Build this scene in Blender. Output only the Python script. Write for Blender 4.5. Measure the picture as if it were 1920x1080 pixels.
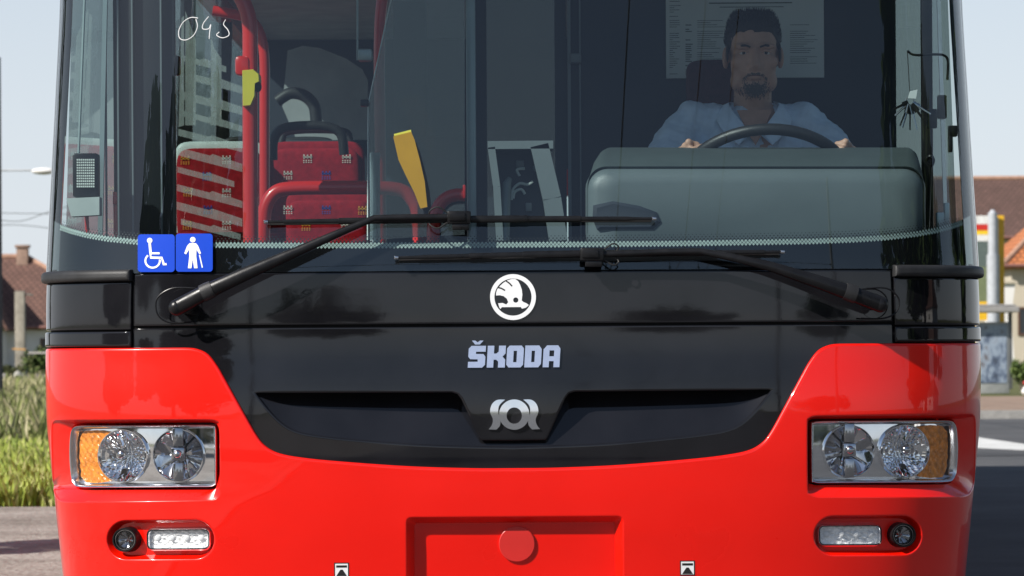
import bpy, bmesh, math, random
import numpy as np
from mathutils import Vector, Matrix, Quaternion
from mathutils.geometry import delaunay_2d_cdt
from math import radians as R, sin, cos, pi

random.seed(7)
scene = bpy.context.scene
for o in list(bpy.data.objects): bpy.data.objects.remove(o)

# ------------------------------------------------------------------ camera, sky, sun, exposure
F, D, CH, HY = 7100.0, 10.0, 1.03, 660.0      # focal length in photo pixels, distance, camera height, horizon row
ROLL = 0.0061
cam_d = bpy.data.cameras.new('camera'); cam = bpy.data.objects.new('camera', cam_d)
scene.collection.objects.link(cam)
cam_d.sensor_width = 36; cam_d.lens = F/1920*36; cam_d.shift_y = (HY-540)/1920
cam_d.clip_start = 0.1; cam_d.clip_end = 3000
cam.matrix_world = Matrix.Translation((0, -D, CH)) @ Matrix.Rotation(R(90), 4, 'X') @ Matrix.Rotation(-ROLL, 4, 'Z')
cam_d.dof.use_dof = True; cam_d.dof.focus_distance = 10.25; cam_d.dof.aperture_fstop = 13
scene.camera = cam
SUN_EL, SUN_AZ = 38, 54                      # azimuth measured from the bus front towards the photo's left
sun_dir = Vector((-sin(R(SUN_AZ))*cos(R(SUN_EL)), -cos(R(SUN_AZ))*cos(R(SUN_EL)), sin(R(SUN_EL))))
w = bpy.data.worlds.new('World'); scene.world = w; w.use_nodes = True
wn = w.node_tree; bg = wn.nodes['Background']
sky = wn.nodes.new('ShaderNodeTexSky'); sky.sky_type = 'NISHITA'; sky.sun_disc = False
sky.sun_elevation = R(SUN_EL); sky.sun_rotation = math.atan2(sun_dir.x, sun_dir.y)
sky.air_density = 1.0; sky.dust_density = .6; sky.ozone_density = 3.0
hz = wn.nodes.new('ShaderNodeMix'); hz.data_type = 'RGBA'; hz.inputs[7].default_value = (9.0, 9.6, 10.6, 1)   # even milky haze of a bright day
tcw = wn.nodes.new('ShaderNodeTexCoord'); sxw = wn.nodes.new('ShaderNodeSeparateXYZ'); mrw = wn.nodes.new('ShaderNodeMapRange'); mrw.interpolation_type = 'SMOOTHSTEP'
mrw.inputs[1].default_value = 0; mrw.inputs[2].default_value = .32; mrw.inputs[3].default_value = .75; mrw.inputs[4].default_value = .08
wn.links.new(tcw.outputs['Generated'], sxw.inputs[0]); wn.links.new(sxw.outputs[2], mrw.inputs[0]); wn.links.new(mrw.outputs[0], hz.inputs[0])
wn.links.new(sky.outputs[0], hz.inputs[6]); wn.links.new(hz.outputs[2], bg.inputs[0]); bg.inputs[1].default_value = 0.070
sd = bpy.data.lights.new('sun', 'SUN'); sd.energy = 5.0; sd.angle = R(0.53); sd.color = (1, 0.95, 0.88)
so = bpy.data.objects.new('sun', sd); scene.collection.objects.link(so)
so.rotation_euler = sun_dir.to_track_quat('Z', 'Y').to_euler(); so.location = (-20, -20, 30)
vs = scene.view_settings; vs.view_transform = 'Standard'; vs.look = 'None'; vs.gamma = 1; vs.exposure = 0.40
vs.use_curve_mapping = False
scene.render.engine = 'CYCLES'
scene.cycles.max_bounces = 12; scene.cycles.transparent_max_bounces = 24

# ------------------------------------------------------------------ materials
def mat(name, col, rough=0.5, metal=0.0, spec=0.5, var=0.12, scale=8.0, bump=0.0, bscale=60.0, coat=0.0, rvar=0.0, col2=None, trans=0.0, aniso=(1,1,1)):
    m = bpy.data.materials.new(name); m.use_nodes = True
    nt = m.node_tree; b = nt.nodes['Principled BSDF']
    tc = nt.nodes.new('ShaderNodeTexCoord'); mp = nt.nodes.new('ShaderNodeMapping'); mp.inputs['Scale'].default_value = aniso
    nt.links.new(tc.outputs['Object'], mp.inputs[0])
    n = nt.nodes.new('ShaderNodeTexNoise'); n.inputs['Scale'].default_value = scale; n.inputs['Detail'].default_value = 6
    nt.links.new(mp.outputs[0], n.inputs['Vector'])
    mx = nt.nodes.new('ShaderNodeMix'); mx.data_type = 'RGBA'
    c2 = col2 if col2 else tuple(c*(1+var) for c in col)
    c1 = col if col2 else tuple(c*(1-var) for c in col)
    mx.inputs[6].default_value = (*c1, 1); mx.inputs[7].default_value = (*c2, 1)
    rp = nt.nodes.new('ShaderNodeMapRange'); rp.inputs[1].default_value = .3; rp.inputs[2].default_value = .7
    nt.links.new(n.outputs[0], rp.inputs[0]); nt.links.new(rp.outputs[0], mx.inputs[0])
    nt.links.new(mx.outputs[2], b.inputs['Base Color'])
    b.inputs['Roughness'].default_value = rough; b.inputs['Metallic'].default_value = metal
    b.inputs['Specular IOR Level'].default_value = spec
    b.inputs['Coat Weight'].default_value = coat; b.inputs['Coat Roughness'].default_value = 0.03
    if trans: b.inputs['Transmission Weight'].default_value = trans
    if rvar:
        r2 = nt.nodes.new('ShaderNodeMapRange'); r2.inputs[1].default_value = .3; r2.inputs[2].default_value = .75
        r2.inputs[3].default_value = max(0.01, rough-rvar); r2.inputs[4].default_value = rough+rvar
        nt.links.new(n.outputs[0], r2.inputs[0]); nt.links.new(r2.outputs[0], b.inputs['Roughness'])
    if bump:
        n2 = nt.nodes.new('ShaderNodeTexNoise'); n2.inputs['Scale'].default_value = bscale; n2.inputs['Detail'].default_value = 4
        nt.links.new(mp.outputs[0], n2.inputs['Vector'])
        bp = nt.nodes.new('ShaderNodeBump'); bp.inputs['Strength'].default_value = 1; bp.inputs['Distance'].default_value = bump
        nt.links.new(n2.outputs[0], bp.inputs['Height']); nt.links.new(bp.outputs[0], b.inputs['Normal'])
    return m

def glass(name, tint=(0.9, 0.95, 0.93), refl=1.0, rough=0.0, ior=1.5, dirt=0.0):
    m = bpy.data.materials.new(name); m.use_nodes = True; nt = m.node_tree
    for n in list(nt.nodes): nt.nodes.remove(n)
    out = nt.nodes.new('ShaderNodeOutputMaterial'); mx = nt.nodes.new('ShaderNodeMixShader')
    tr = nt.nodes.new('ShaderNodeBsdfTransparent'); tr.inputs[0].default_value = (*tint, 1)
    gl = nt.nodes.new('ShaderNodeBsdfGlossy'); gl.inputs['Roughness'].default_value = rough
    lw = nt.nodes.new('ShaderNodeLayerWeight'); pw = nt.nodes.new('ShaderNodeMath'); pw.operation = 'POWER'; pw.inputs[1].default_value = 5
    f0 = ((ior-1)/(ior+1))**2*1.9
    mu = nt.nodes.new('ShaderNodeMath'); mu.operation = 'MULTIPLY_ADD'; mu.inputs[1].default_value = (1-f0)*refl; mu.inputs[2].default_value = f0*refl; mu.use_clamp = True
    nt.links.new(lw.outputs['Facing'], pw.inputs[0]); nt.links.new(pw.outputs[0], mu.inputs[0]); nt.links.new(mu.outputs[0], mx.inputs[0])
    nt.links.new(tr.outputs[0], mx.inputs[1]); nt.links.new(gl.outputs[0], mx.inputs[2])
    last = mx
    if dirt:
        tc = nt.nodes.new('ShaderNodeTexCoord'); nz = nt.nodes.new('ShaderNodeTexNoise'); nz.inputs['Scale'].default_value = 5; nz.inputs['Detail'].default_value = 8
        nt.links.new(tc.outputs['Object'], nz.inputs['Vector'])
        mr = nt.nodes.new('ShaderNodeMapRange'); mr.inputs[1].default_value = .35; mr.inputs[2].default_value = .8; mr.inputs[3].default_value = dirt*.3; mr.inputs[4].default_value = dirt
        nt.links.new(nz.outputs[0], mr.inputs[0])
        df = nt.nodes.new('ShaderNodeBsdfDiffuse'); df.inputs[0].default_value = (.45, .45, .43, 1)
        m2 = nt.nodes.new('ShaderNodeMixShader'); nt.links.new(mr.outputs[0], m2.inputs[0])
        nt.links.new(mx.outputs[0], m2.inputs[1]); nt.links.new(df.outputs[0], m2.inputs[2]); last = m2
    nt.links.new(last.outputs[0], out.inputs[0])
    return m

M = {}
M['red'] = mat('red_paint', (0.80, 0.0065, 0.0010), .32, 0, .3, var=.05, scale=3, coat=.75, bump=.00005, bscale=350, rvar=.06)
M['black'] = mat('black_gloss_paint', (0.009, 0.009, 0.011), .06, 0, .5, var=.3, scale=5, bump=.00003, bscale=90, rvar=.03)
M['rubber'] = mat('black_rubber', (0.02, 0.02, 0.021), .5, 0, .4, var=.3, scale=20, bump=.0004, bscale=300)
M['seam'] = mat('dark_gap', (0.004, 0.004, 0.004), .7, 0, .2)
M['plastic'] = mat('black_plastic', (0.008, 0.008, 0.009), .34, 0, .3, var=.2, scale=30, bump=.0002, bscale=400, rvar=.08)
M['chrome'] = mat('chrome', (0.86, 0.87, 0.9), .06, 1, .5, var=.03, scale=20)
M['chrome_rough'] = mat('bright_metal', (0.72, 0.73, 0.76), .22, 1, .5, var=.05, scale=40)
M['silver'] = mat('silver_foil', (0.80, 0.83, 0.9), .3, .35, .5, var=.04, scale=40)
M['white'] = mat('white_print', (0.82, 0.83, 0.84), .4, 0, .4, var=.03)
M['amber'] = mat('amber_plastic', (0.75, 0.25, 0.03), .2, 0, .6, var=.35, scale=60, bump=.002, bscale=160)
M['blue'] = mat('blue_sticker', (0.001, 0.05, 0.50), .6, 0, .15, var=.05)
M['black_print'] = mat('black_print', (0.012, 0.012, 0.012), .5)
M['disc'] = mat('faded_red_cap', (0.62, 0.025, 0.02), .38, 0, .5, var=.06, coat=.3)
M['ws'] = glass('windscreen_glass', (0.70, 0.78, 0.78), 1.0, 0.0, 1.5, dirt=.004)
M['sideglass'] = glass('tinted_side_glass', (0.66, 0.76, 0.74), 1.1)
M['lens'] = glass('clear_lamp_lens', (0.96, 0.97, 0.97), 1.0, 0.0, 1.45)
M['doorglass'] = glass('partition_glass', (0.55, 0.60, 0.62), 1.0)
M['dash'] = mat('grey_green_dashboard', (0.125, 0.152, 0.160), .36, 0, .5, var=.08, scale=4, bump=.0006, bscale=700)
M['cabwall'] = mat('dark_cab_panel', (0.028, 0.035, 0.048), .6, 0, .4, var=.12, scale=3)
M['ceil'] = mat('grey_lining', (0.33, 0.35, 0.36), .7)
M['floor'] = mat('speckled_floor', (0.06, 0.06, 0.065), .7, 0, .3, var=.3, scale=300)
M['rail'] = mat('red_handrail', (0.62, 0.018, 0.015), .3, 0, .5, var=.06, coat=.4)
M['seat'] = mat('red_seat_cloth', (0.30, 0.008, 0.016), .9, 0, .2, var=.2, scale=50, bump=.001, bscale=500)
M['seatrim'] = mat('pale_seat_shell', (0.52, 0.58, 0.56), .45)
M['yellow'] = mat('yellow_plastic', (0.75, 0.37, 0.02), .45, 0, .5, var=.08)
M['lemon'] = mat('lemon_plastic', (0.78, 0.66, 0.06), .4, 0, .5, var=.06)
M['teal'] = mat('pale_aluminium', (0.38, 0.46, 0.47), .4, .5, .5, var=.06)
M['greyplastic'] = mat('grey_plastic', (0.17, 0.20, 0.21), .45, 0, .5, var=.06)
M['paper'] = mat('paper', (0.62, 0.66, 0.66), .8, var=.03)
M['motif_w'] = mat('white_weave', (0.62, 0.55, 0.5), .9)
M['motif_o'] = mat('orange_weave', (0.62, 0.28, 0.03), .9)
M['motif_b'] = mat('blue_weave', (0.04, 0.05, 0.3), .9)

# ------------------------------------------------------------------ mesh builder
C = scene.collection
def link(name, me, parent=None):
    o = bpy.data.objects.new(name, me); C.objects.link(o)
    if parent: o.parent = parent
    return o
def empty(name, loc=(0,0,0), parent=None):
    o = bpy.data.objects.new(name, None); C.objects.link(o); o.location = loc; o.empty_display_size = .2
    if parent: o.parent = parent
    return o
def tag(o, label=None, cat=None, group=None, kind=None):
    if label: o['label'] = label
    if cat: o['category'] = cat
    if group: o['group'] = group
    if kind: o['kind'] = kind
    return o

class MB:
    def __init__(s): s.v = []; s.f = []; s.m = []
    def add(s, vs, fs, mi=0):
        k = len(s.v); s.v += [tuple(p) for p in vs]
        s.f += [tuple(i+k for i in f) for f in fs]; s.m += [mi]*len(fs); return s
    def box(s, c, size, rot=None, mi=0, bev=0.0):
        bm = bmesh.new(); bmesh.ops.create_cube(bm, size=1)
        for v in bm.verts: v.co = Vector((v.co.x*size[0], v.co.y*size[1], v.co.z*size[2]))
        if bev: bmesh.ops.bevel(bm, geom=bm.edges[:], offset=bev, segments=2, affect='EDGES', profile=.5)
        m = (rot.to_matrix() if isinstance(rot, Quaternion) else rot) if rot else Matrix.Identity(3)
        bm.verts.index_update()
        s.add([m @ v.co + Vector(c) for v in bm.verts], [[v.index for v in f.verts] for f in bm.faces], mi); bm.free(); return s
    def bx(s, x0, x1, y0, y1, z0, z1, mi=0, bev=0.0):
        return s.box(((x0+x1)/2, (y0+y1)/2, (z0+z1)/2), (abs(x1-x0), abs(y1-y0), abs(z1-z0)), None, mi, bev)
    def tube(s, pts, r, seg=10, mi=0, closed=False, caps=True, flat=1.0):
        pts = [Vector(p) for p in pts]; n = len(pts)
        rs = r if isinstance(r, (list, tuple)) else [r]*n
        def tan(i):
            a = pts[(i-1) % n] if (closed or i > 0) else pts[0]
            b = pts[(i+1) % n] if (closed or i < n-1) else pts[-1]
            t = b-a; return t.normalized() if t.length > 1e-9 else Vector((0,0,1))
        t = tan(0); nrm = t.orthogonal().normalized()
        if abs(t.z) < .9: nrm = (Vector((0,0,1))-t*t.z).normalized()
        vs = []
        for i in range(n):
            t2 = tan(i); q = t.rotation_difference(t2); nrm = q @ nrm; nrm = (nrm-t2*nrm.dot(t2)).normalized(); t = t2
            bn = t.cross(nrm)
            for k in range(seg):
                a = 2*pi*k/seg; vs.append(pts[i]+(nrm*cos(a)+bn*sin(a)*flat)*rs[i])
        fs = []
        for i in range(n if closed else n-1):
            j = (i+1) % n
            for k in range(seg):
                l = (k+1) % seg; fs.append((i*seg+k, i*seg+l, j*seg+l, j*seg+k))
        if caps and not closed:
            fs.append(tuple(range(seg-1, -1, -1))); fs.append(tuple((n-1)*seg+k for k in range(seg)))
        return s.add(vs, fs, mi)
    def ell(s, c, r, seg=20, rings=14, mi=0, rot=None):
        vs = []; fs = []
        for i in range(1, rings):
            a = pi*i/rings
            for k in range(seg):
                b = 2*pi*k/seg; p = Vector((r[0]*sin(a)*cos(b), r[1]*sin(a)*sin(b), r[2]*cos(a)))
                vs.append((rot @ p if rot else p)+Vector(c))
        top = Vector((0,0,r[2])); bot = -top
        vs.append((rot @ top if rot else top)+Vector(c)); vs.append((rot @ bot if rot else bot)+Vector(c))
        N = (rings-1)*seg
        for i in range(rings-2):
            for k in range(seg):
                l = (k+1) % seg; fs.append((i*seg+k, (i+1)*seg+k, (i+1)*seg+l, i*seg+l))
        for k in range(seg):
            l = (k+1) % seg; fs.append((N, k, l)); fs.append((N+1, (rings-2)*seg+l, (rings-2)*seg+k))
        return s.add(vs, fs, mi)
    def limb(s, pts, rs, seg=14, mi=0):
        s.tube(pts, rs, seg, mi)
        for p, r in zip(pts, rs): s.ell(p, (r*.995, r*.995, r*.995), seg, 10, mi)
        return s
    def loft(s, loops, mi=0, cap0=False, cap1=False, closed=True):
        n = len(loops[0]); vs = [p for l in loops for p in l]; fs = []
        for i in range(len(loops)-1):
            for k in range(n if closed else n-1):
                l = (k+1) % n; fs.append((i*n+k, i*n+l, (i+1)*n+l, (i+1)*n+k))
        if cap0: fs.append(tuple(range(n-1, -1, -1)))
        if cap1: fs.append(tuple((len(loops)-1)*n+k for k in range(n)))
        return s.add(vs, fs, mi)
    def build(s, name, mats, parent=None, smooth=40, merge=0.0, loc=None):
        me = bpy.data.meshes.new(name)
        if merge:
            bm = bmesh.new(); vv = [bm.verts.new(p) for p in s.v]
            for f, mi in zip(s.f, s.m):
                try: g = bm.faces.new([vv[i] for i in f]); g.material_index = mi
                except ValueError: pass
            bmesh.ops.remove_doubles(bm, verts=bm.verts[:], dist=merge)
            bm.to_mesh(me); bm.free()
        else:
            me.from_pydata(s.v, [], s.f)
            me.polygons.foreach_set('material_index', s.m)
        if not isinstance(mats, (list, tuple)): mats = [mats]
        for m in mats: me.materials.append(M[m] if isinstance(m, str) else m)
        if smooth:
            me.polygons.foreach_set('use_smooth', [True]*len(me.polygons)); me.set_sharp_from_angle(angle=R(smooth))
        me.update()
        o = link(name, me, parent)
        if loc is not None: o.location = loc
        return o

def cr(pts, n=6, closed=False):
    """Catmull-Rom through the points."""
    out = []; N = len(pts)
    P_ = [Vector(p) for p in pts]
    for i in range(N if closed else N-1):
        p0 = P_[(i-1) % N] if (closed or i > 0) else P_[0]; p1 = P_[i]; p2 = P_[(i+1) % N]
        p3 = P_[(i+2) % N] if (closed or i < N-2) else P_[-1]
        for k in range(n):
            t = k/n
            out.append(.5*((2*p1)+(p2-p0)*t+(2*p0-5*p1+4*p2-p3)*t*t+(3*p1-p0-3*p2+p3)*t**3))
    if not closed: out.append(P_[-1])
    return out
def rrect(x0, y0, x1, y1, r, n=5):
    out = []
    for cx, cy, a0 in ((x1-r, y0+r, -90), (x1-r, y1-r, 0), (x0+r, y1-r, 90), (x0+r, y0+r, 180)):
        for k in range(n+1):
            a = R(a0+90*k/n); out.append((cx+r*cos(a), cy+r*sin(a)))
    return out
def circ(cx, cy, r, n=32): return [(cx+r*cos(2*pi*k/n), cy+r*sin(2*pi*k/n)) for k in range(n)]
def area(l): return .5*sum(l[i][0]*l[(i+1) % len(l)][1]-l[(i+1) % len(l)][0]*l[i][1] for i in range(len(l)))
def ccw(l): return list(l) if area(l) > 0 else list(reversed(l))
def offset(l, d):
    """inward offset of a ccw loop by d"""
    n = len(l); out = []
    for i in range(n):
        a, b, c = l[i-1], l[i], l[(i+1) % n]
        e1 = Vector((b[0]-a[0], b[1]-a[1])); e2 = Vector((c[0]-b[0], c[1]-b[1]))
        if e1.length < 1e-9 or e2.length < 1e-9: out.append(tuple(b)); continue
        n1 = Vector((-e1.y, e1.x)).normalized(); n2 = Vector((-e2.y, e2.x)).normalized()
        m = (n1+n2); m = m.normalized() if m.length > 1e-6 else n1
        k = d/max(.5, m.dot(n1)); out.append((b[0]+m.x*k, b[1]+m.y*k))
    return out
def densify(l, step, closed=True):
    out = []; n = len(l)
    for i in range(n if closed else n-1):
        a, b = l[i], l[(i+1) % n]; L = math.hypot(b[0]-a[0], b[1]-a[1]); k = max(1, int(math.ceil(L/step)))
        for j in range(k): out.append((a[0]+(b[0]-a[0])*j/k, a[1]+(b[1]-a[1])*j/k))
    if not closed: out.append(tuple(l[-1]))
    return out
def inside_np(pts, loop):
    x = pts[:,0]; y = pts[:,1]; c = np.zeros(len(pts), bool); n = len(loop)
    for i in range(n):
        x1, y1 = loop[i]; x2, y2 = loop[(i+1) % n]
        if y1 == y2: continue
        cond = ((y1 > y) != (y2 > y)); xi = (x2-x1)*(y-y1)/(y2-y1)+x1
        c ^= cond & (x < xi)
    return c
def tri_fill(outer, holes=(), step=None):
    """triangulate a 2d region with holes; returns verts2d, tris"""
    loops = [outer]+list(holes); pts = []; edges = []
    for l in loops:
        k = len(pts); pts += [tuple(p[:2]) for p in l]; n = len(l); edges += [(k+i, k+(i+1) % n) for i in range(n)]
    if step:
        xs = [p[0] for p in outer]; ys = [p[1] for p in outer]
        gx, gy = np.meshgrid(np.arange(min(xs)+step/2, max(xs), step), np.arange(min(ys)+step/2, max(ys), step))
        g = np.stack([gx.ravel(), gy.ravel()], 1)
        ok = inside_np(g, outer)
        for h in holes: ok &= ~inside_np(g, h)
        g = g[ok]; bp = np.array(pts)
        if len(g):
            keep = np.ones(len(g), bool)
            for i in range(0, len(g), 2000):
                d2 = ((g[i:i+2000, None, :]-bp[None])**2).sum(2).min(1); keep[i:i+2000] = d2 > (.45*step)**2
            g = g[keep]; pts += [tuple(p) for p in g]
    r = delaunay_2d_cdt([Vector(p) for p in pts], edges, [], 0, 1e-7, False)
    V2 = [(v.x, v.y) for v in r[0]]; T = [f for f in r[2]]
    cen = np.array([[sum(V2[i][0] for i in f)/len(f), sum(V2[i][1] for i in f)/len(f)] for f in T])
    ok = inside_np(cen, outer)
    for h in holes: ok &= ~inside_np(cen, h)
    return V2, [tuple(f) for f, k in zip(T, ok) if k]

# ------------------------------------------------------------------ photo <-> place
def unroll(px, py): return px-(py-540)*ROLL, py+(px-960)*ROLL
def P(px, py, Y):
    """the place at depth Y (metres behind the bus front) that the photo shows at px, py"""
    px, py = unroll(px, py); s = (D+Y)/F
    return Vector(((px-960)*s, Y, CH+(HY-py)*s))
def zpy(py): return CH+(HY-py)/710.0

# bus front: plan profile (superellipse corner running into a straight side) and vertical profile
W, B, NE, X0 = 1.293, 0.57, 3.3, 0.003
_t = np.linspace(0, pi/2, 900)
_xp = W*np.sin(_t)**(2/NE); _yp = B-B*np.cos(_t)**(2/NE)
_s = np.concatenate([[0], np.cumsum(np.hypot(np.diff(_xp), np.diff(_yp)))])
U0 = float(_s[-1])
_s = np.concatenate([_s, [U0+18.0]]); _xp = np.concatenate([_xp, [W]]); _yp = np.concatenate([_yp, [B+18.0]])
_ug = np.linspace(0, U0+1.5, 3000); _xg = np.interp(_ug, _s, _xp); _yg = np.interp(_ug, _s, _yp)
_nx = -np.gradient(_yg, _ug); _ny = np.gradient(_xg, _ug)     # inward plan normal
_zk = [(-900, .318), (-820, .298), (-420, .2225), (505, .0232), (509, .0222), (606, .017), (612, .019), (660, .015), (725, .004), (760, 0), (860, 0), (930, .004), (1000, .011), (1100, .026), (1320, .06)]
_pz = np.arange(-900, 1321, 2.0); _yz = np.interp(_pz, [a for a, b in _zk], [b for a, b in _zk])
_ker = np.exp(-.5*(np.arange(-12, 13)*2/9.0)**2); _ker /= _ker.sum()
_yz = np.convolve(np.pad(_yz, 12, mode='edge'), _ker, 'valid')
_kk = [(-900, .955), (0, .9765), (500, .998), (560, 1), (700, 1), (800, .997), (930, .983), (1080, .968), (1320, .945)]
_kz = np.interp(_pz, [a for a, b in _kk], [b for a, b in _kk]); _kz = np.convolve(np.pad(_kz, 12, mode='edge'), _ker, 'valid')
_du = _ug[1]-_ug[0]
def _li(tab, x):
    i = int(x); i = 0 if i < 0 else (len(tab)-2 if i > len(tab)-2 else i); return tab[i]+(tab[i+1]-tab[i])*(x-i)
_XG, _YG, _NX, _NY, _YZ, _KZ = [list(map(float, a)) for a in (_xg, _yg, _nx, _ny, _yz, _kz)]
def surf(u, Z, dep=0.0):
    a = abs(u)/_du; s = 1 if u >= 0 else -1
    q = (HY-(Z-CH)*710.0+900)/2.0
    k = _li(_KZ, q)
    x = k*_li(_XG, a)+_li(_NX, a)*dep; y = _li(_YG, a)+_li(_YZ, q)+_li(_NY, a)*dep
    return Vector((X0+s*x, y, Z))
def _proj(u, py):
    Z = zpy(py)
    for _ in range(3):
        p = surf(u, Z); Z = CH+(HY-py)*(D+p.y)/F
    return 960+p.x*F/(D+p.y), Z
def uv(px, py, rolled=True):
    """surface coordinates (arc length, height) of a photo pixel on the bus front"""
    if rolled: px, py = unroll(px, py)
    s = 1 if px >= 962 else -1; lo, hi = 0.0, U0*.93
    for _ in range(34):
        m = (lo+hi)/2
        if (_proj(s*m, py)[0]-962)*s < (px-962)*s: lo = m
        else: hi = m
    return s*lo, _proj(s*lo, py)[1]
def dxy(dx, y): return uv(962+dx, y, False)           # symmetrical design coordinates of the front (already unrolled)

def region(mb, outer, holes=(), step=.02, dep=0.0, mi=0, fn=None):
    V2, T = tri_fill(outer, holes, step)
    d = dep if callable(dep) else (lambda u, z: dep)
    mb.add([(fn or surf)(u, z, d(u, z)) for u, z in V2], T, mi)
def lip(mb, loop, r, wall, base=0.0, inward=True, mi=0, n=4):
    """rounded edge: from inset r at the surface to the loop itself, then a wall going in"""
    ls = [[surf(u, z, base) for u, z in offset(loop, (r+.003) if inward else -(r+.003))]]
    for k in range(n):
        a = k/(n-1)*pi/2; ins = r*(1-sin(a)); dp = r*(1-cos(a))
        l = offset(loop, ins if inward else -ins) if ins > 1e-6 else loop
        ls.append([surf(u, z, base+dp) for u, z in l])
    if wall > r: ls.append([surf(u, z, base+wall) for u, z in loop])
    mb.loft(ls, mi)
def panel(mb, outer, holes=(), r=.003, wall=.012, step=.02, dep=0.0, mi=0, hr=None):
    """outer and hole loops in (u,z); rounded edges on all of them"""
    outer = ccw(outer); holes = [ccw(h) for h in holes]; hr = hr or r
    region(mb, offset(outer, r+.003), [offset(h, -hr-.003) for h in holes], step, dep, mi)
    lip(mb, outer, r, wall, dep, True, mi)
    for h in holes: lip(mb, h, hr, wall, dep, False, mi)
def decal(name, loops, t, m, parent, base=0.0, step=None):
    """thin raised plate on the bus front; loops = [outer, hole, ...] in (u,z)"""
    mb = MB(); loops = [ccw(l) for l in loops]
    region(mb, loops[0], loops[1:], step, base-t)
    for l in loops: mb.loft([[surf(u, z, base-t) for u, z in l], [surf(u, z, base) for u, z in l]])
    return mb.build(name, m, parent, smooth=30, merge=1e-6)
def stroke(pts, wd):
    """polyline thickened to a closed loop"""
    L = []; Rr = []; n = len(pts)
    for i in range(n):
        a = pts[max(0, i-1)]; b = pts[min(n-1, i+1)]; d = Vector((b[0]-a[0], b[1]-a[1])).normalized(); k = wd/2
        L.append((pts[i][0]-d.y*k, pts[i][1]+d.x*k)); Rr.append((pts[i][0]+d.y*k, pts[i][1]-d.x*k))
    return L+Rr[::-1]
# ------------------------------------------------------------------ the bus: outside
bus = empty('trolleybus', (0, 0, 0))
tag(bus, 'red and black city bus seen head on, driver at the wheel, large curved windscreen', 'bus')
def sym(pts): return pts+[(-a, b) for a, b in reversed(pts) if abs(a) > 1e-6]
def L(pts, step=.012): return densify([dxy(a, b) for a, b in pts], step)
UMAX = U0+1.3
def zz(py): return zpy(py)
# red / black boundary, right half from the top outwards-in to the middle
cut = [tuple(p) for p in cr([(618, 648), (596, 650), (574, 660), (556, 682), (541, 708), (508, 768), (482, 814), (464, 835), (438, 848), (395, 856), (330, 863), (200, 873), (80, 877.5), (0, 878)], 5)]
cut = [(p[0], p[1]) for p in cut]
cut_uv = densify([dxy(a, b) for a, b in cut], .012, False)
left_cut = [(-a, b) for a, b in cut_uv]; right_cut = cut_uv[::-1]
zt = dxy(718, 648)[1]
zb = zpy(1290)
red_outer = densify([(-UMAX, zt), *left_cut, *right_cut[1:], (UMAX, zt), (UMAX, zb), (-UMAX, zb)], .025)
# --- holes in the red panel
def hl_outer(s): 
    l = [(552, 800), (554, 790), (562, 785), (600, 784), (780, 783), (850, 783), (862, 786), (866, 796), (866, 850), (864, 905), (858, 925), (845, 934), (800, 935), (600, 934), (566, 933), (555, 927), (552, 915)]
    return [(s*a, b) for a, b in l]
def hl_inner(s):
    l = [(557, 800), (559, 793), (567, 790), (600, 790), (780, 790), (832, 790), (843, 794), (848, 806), (850, 850), (846, 895), (840, 908), (830, 913), (800, 914), (600, 914), (571, 914), (561, 910), (557, 900)]
    return [(s*a, b) for a, b in l]
def loopS(pts, n=5): return ccw([dxy(p[0], p[1]) for p in cr([(a, b, 0) for a, b in pts], n, True)])
def res(l, n):
    """resample a closed loop to n points, starting nearest its lower left"""
    l = ccw(l); i0 = min(range(len(l)), key=lambda i: l[i][0]+l[i][1]); l = l[i0:]+l[:i0]
    p = np.array(l+[l[0]]); s = np.concatenate([[0], np.cumsum(np.hypot(*np.diff(p, axis=0).T))])
    q = np.linspace(0, s[-1], n, endpoint=False)
    return [(float(a), float(b)) for a, b in zip(np.interp(q, s, p[:,0]), np.interp(q, s, p[:,1]))]
HO = {s: res(loopS(hl_outer(s)), 160) for s in (-1, 1)}
HI = {s: res(loopS(hl_inner(s)), 160) for s in (-1, 1)}
FO = {s: res(ccw([dxy(s*a, b) for a, b in rrect(563, 972, 764, 1044, 35.9, 12)]), 120) for s in (-1, 1)}
FI = {s: res(ccw([dxy(s*a, b) for a, b in rrect(567, 977, 759, 1037, 29.9, 12)]), 120) for s in (-1, 1)}
PO = res(densify([dxy(a, b) for a, b in rrect(-201, 970, 203, 1135, 7, 4)], .012), 200)
PI_ = res(densify([dxy(a, b) for a, b in rrect(-188, 981, 190, 1131, 6, 4)], .012), 200)
mb = MB()
panel(mb, red_outer, [HO[-1], HO[1], FO[-1], FO[1], PO], r=.006, wall=.024, step=.022, hr=.004)
for s in (-1, 1):
    mb.loft([[surf(u, z, .004) for u, z in HO[s]], [surf(u, z, .016) for u, z in [(a*.5+c*.5, b*.5+d*.5) for (a, b), (c, d) in zip(HO[s], HI[s])]], [surf(u, z, .030) for u, z in HI[s]], [surf(u, z, .075) for u, z in HI[s]]])
    mb.loft([[surf(u, z, .004) for u, z in FO[s]], [surf(u, z, .028) for u, z in FI[s]]])
    region(mb, FI[s], (), .02, .028)
mb.loft([[surf(u, z, .004) for u, z in PO], [surf(u, z, .034) for u, z in PI_]])
region(mb, PI_, (), .03, lambda u, z: .034-.10*(z-zpy(1130))*.0)
mb.build('front_bumper', 'red', bus, smooth=38, merge=2e-5)

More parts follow.
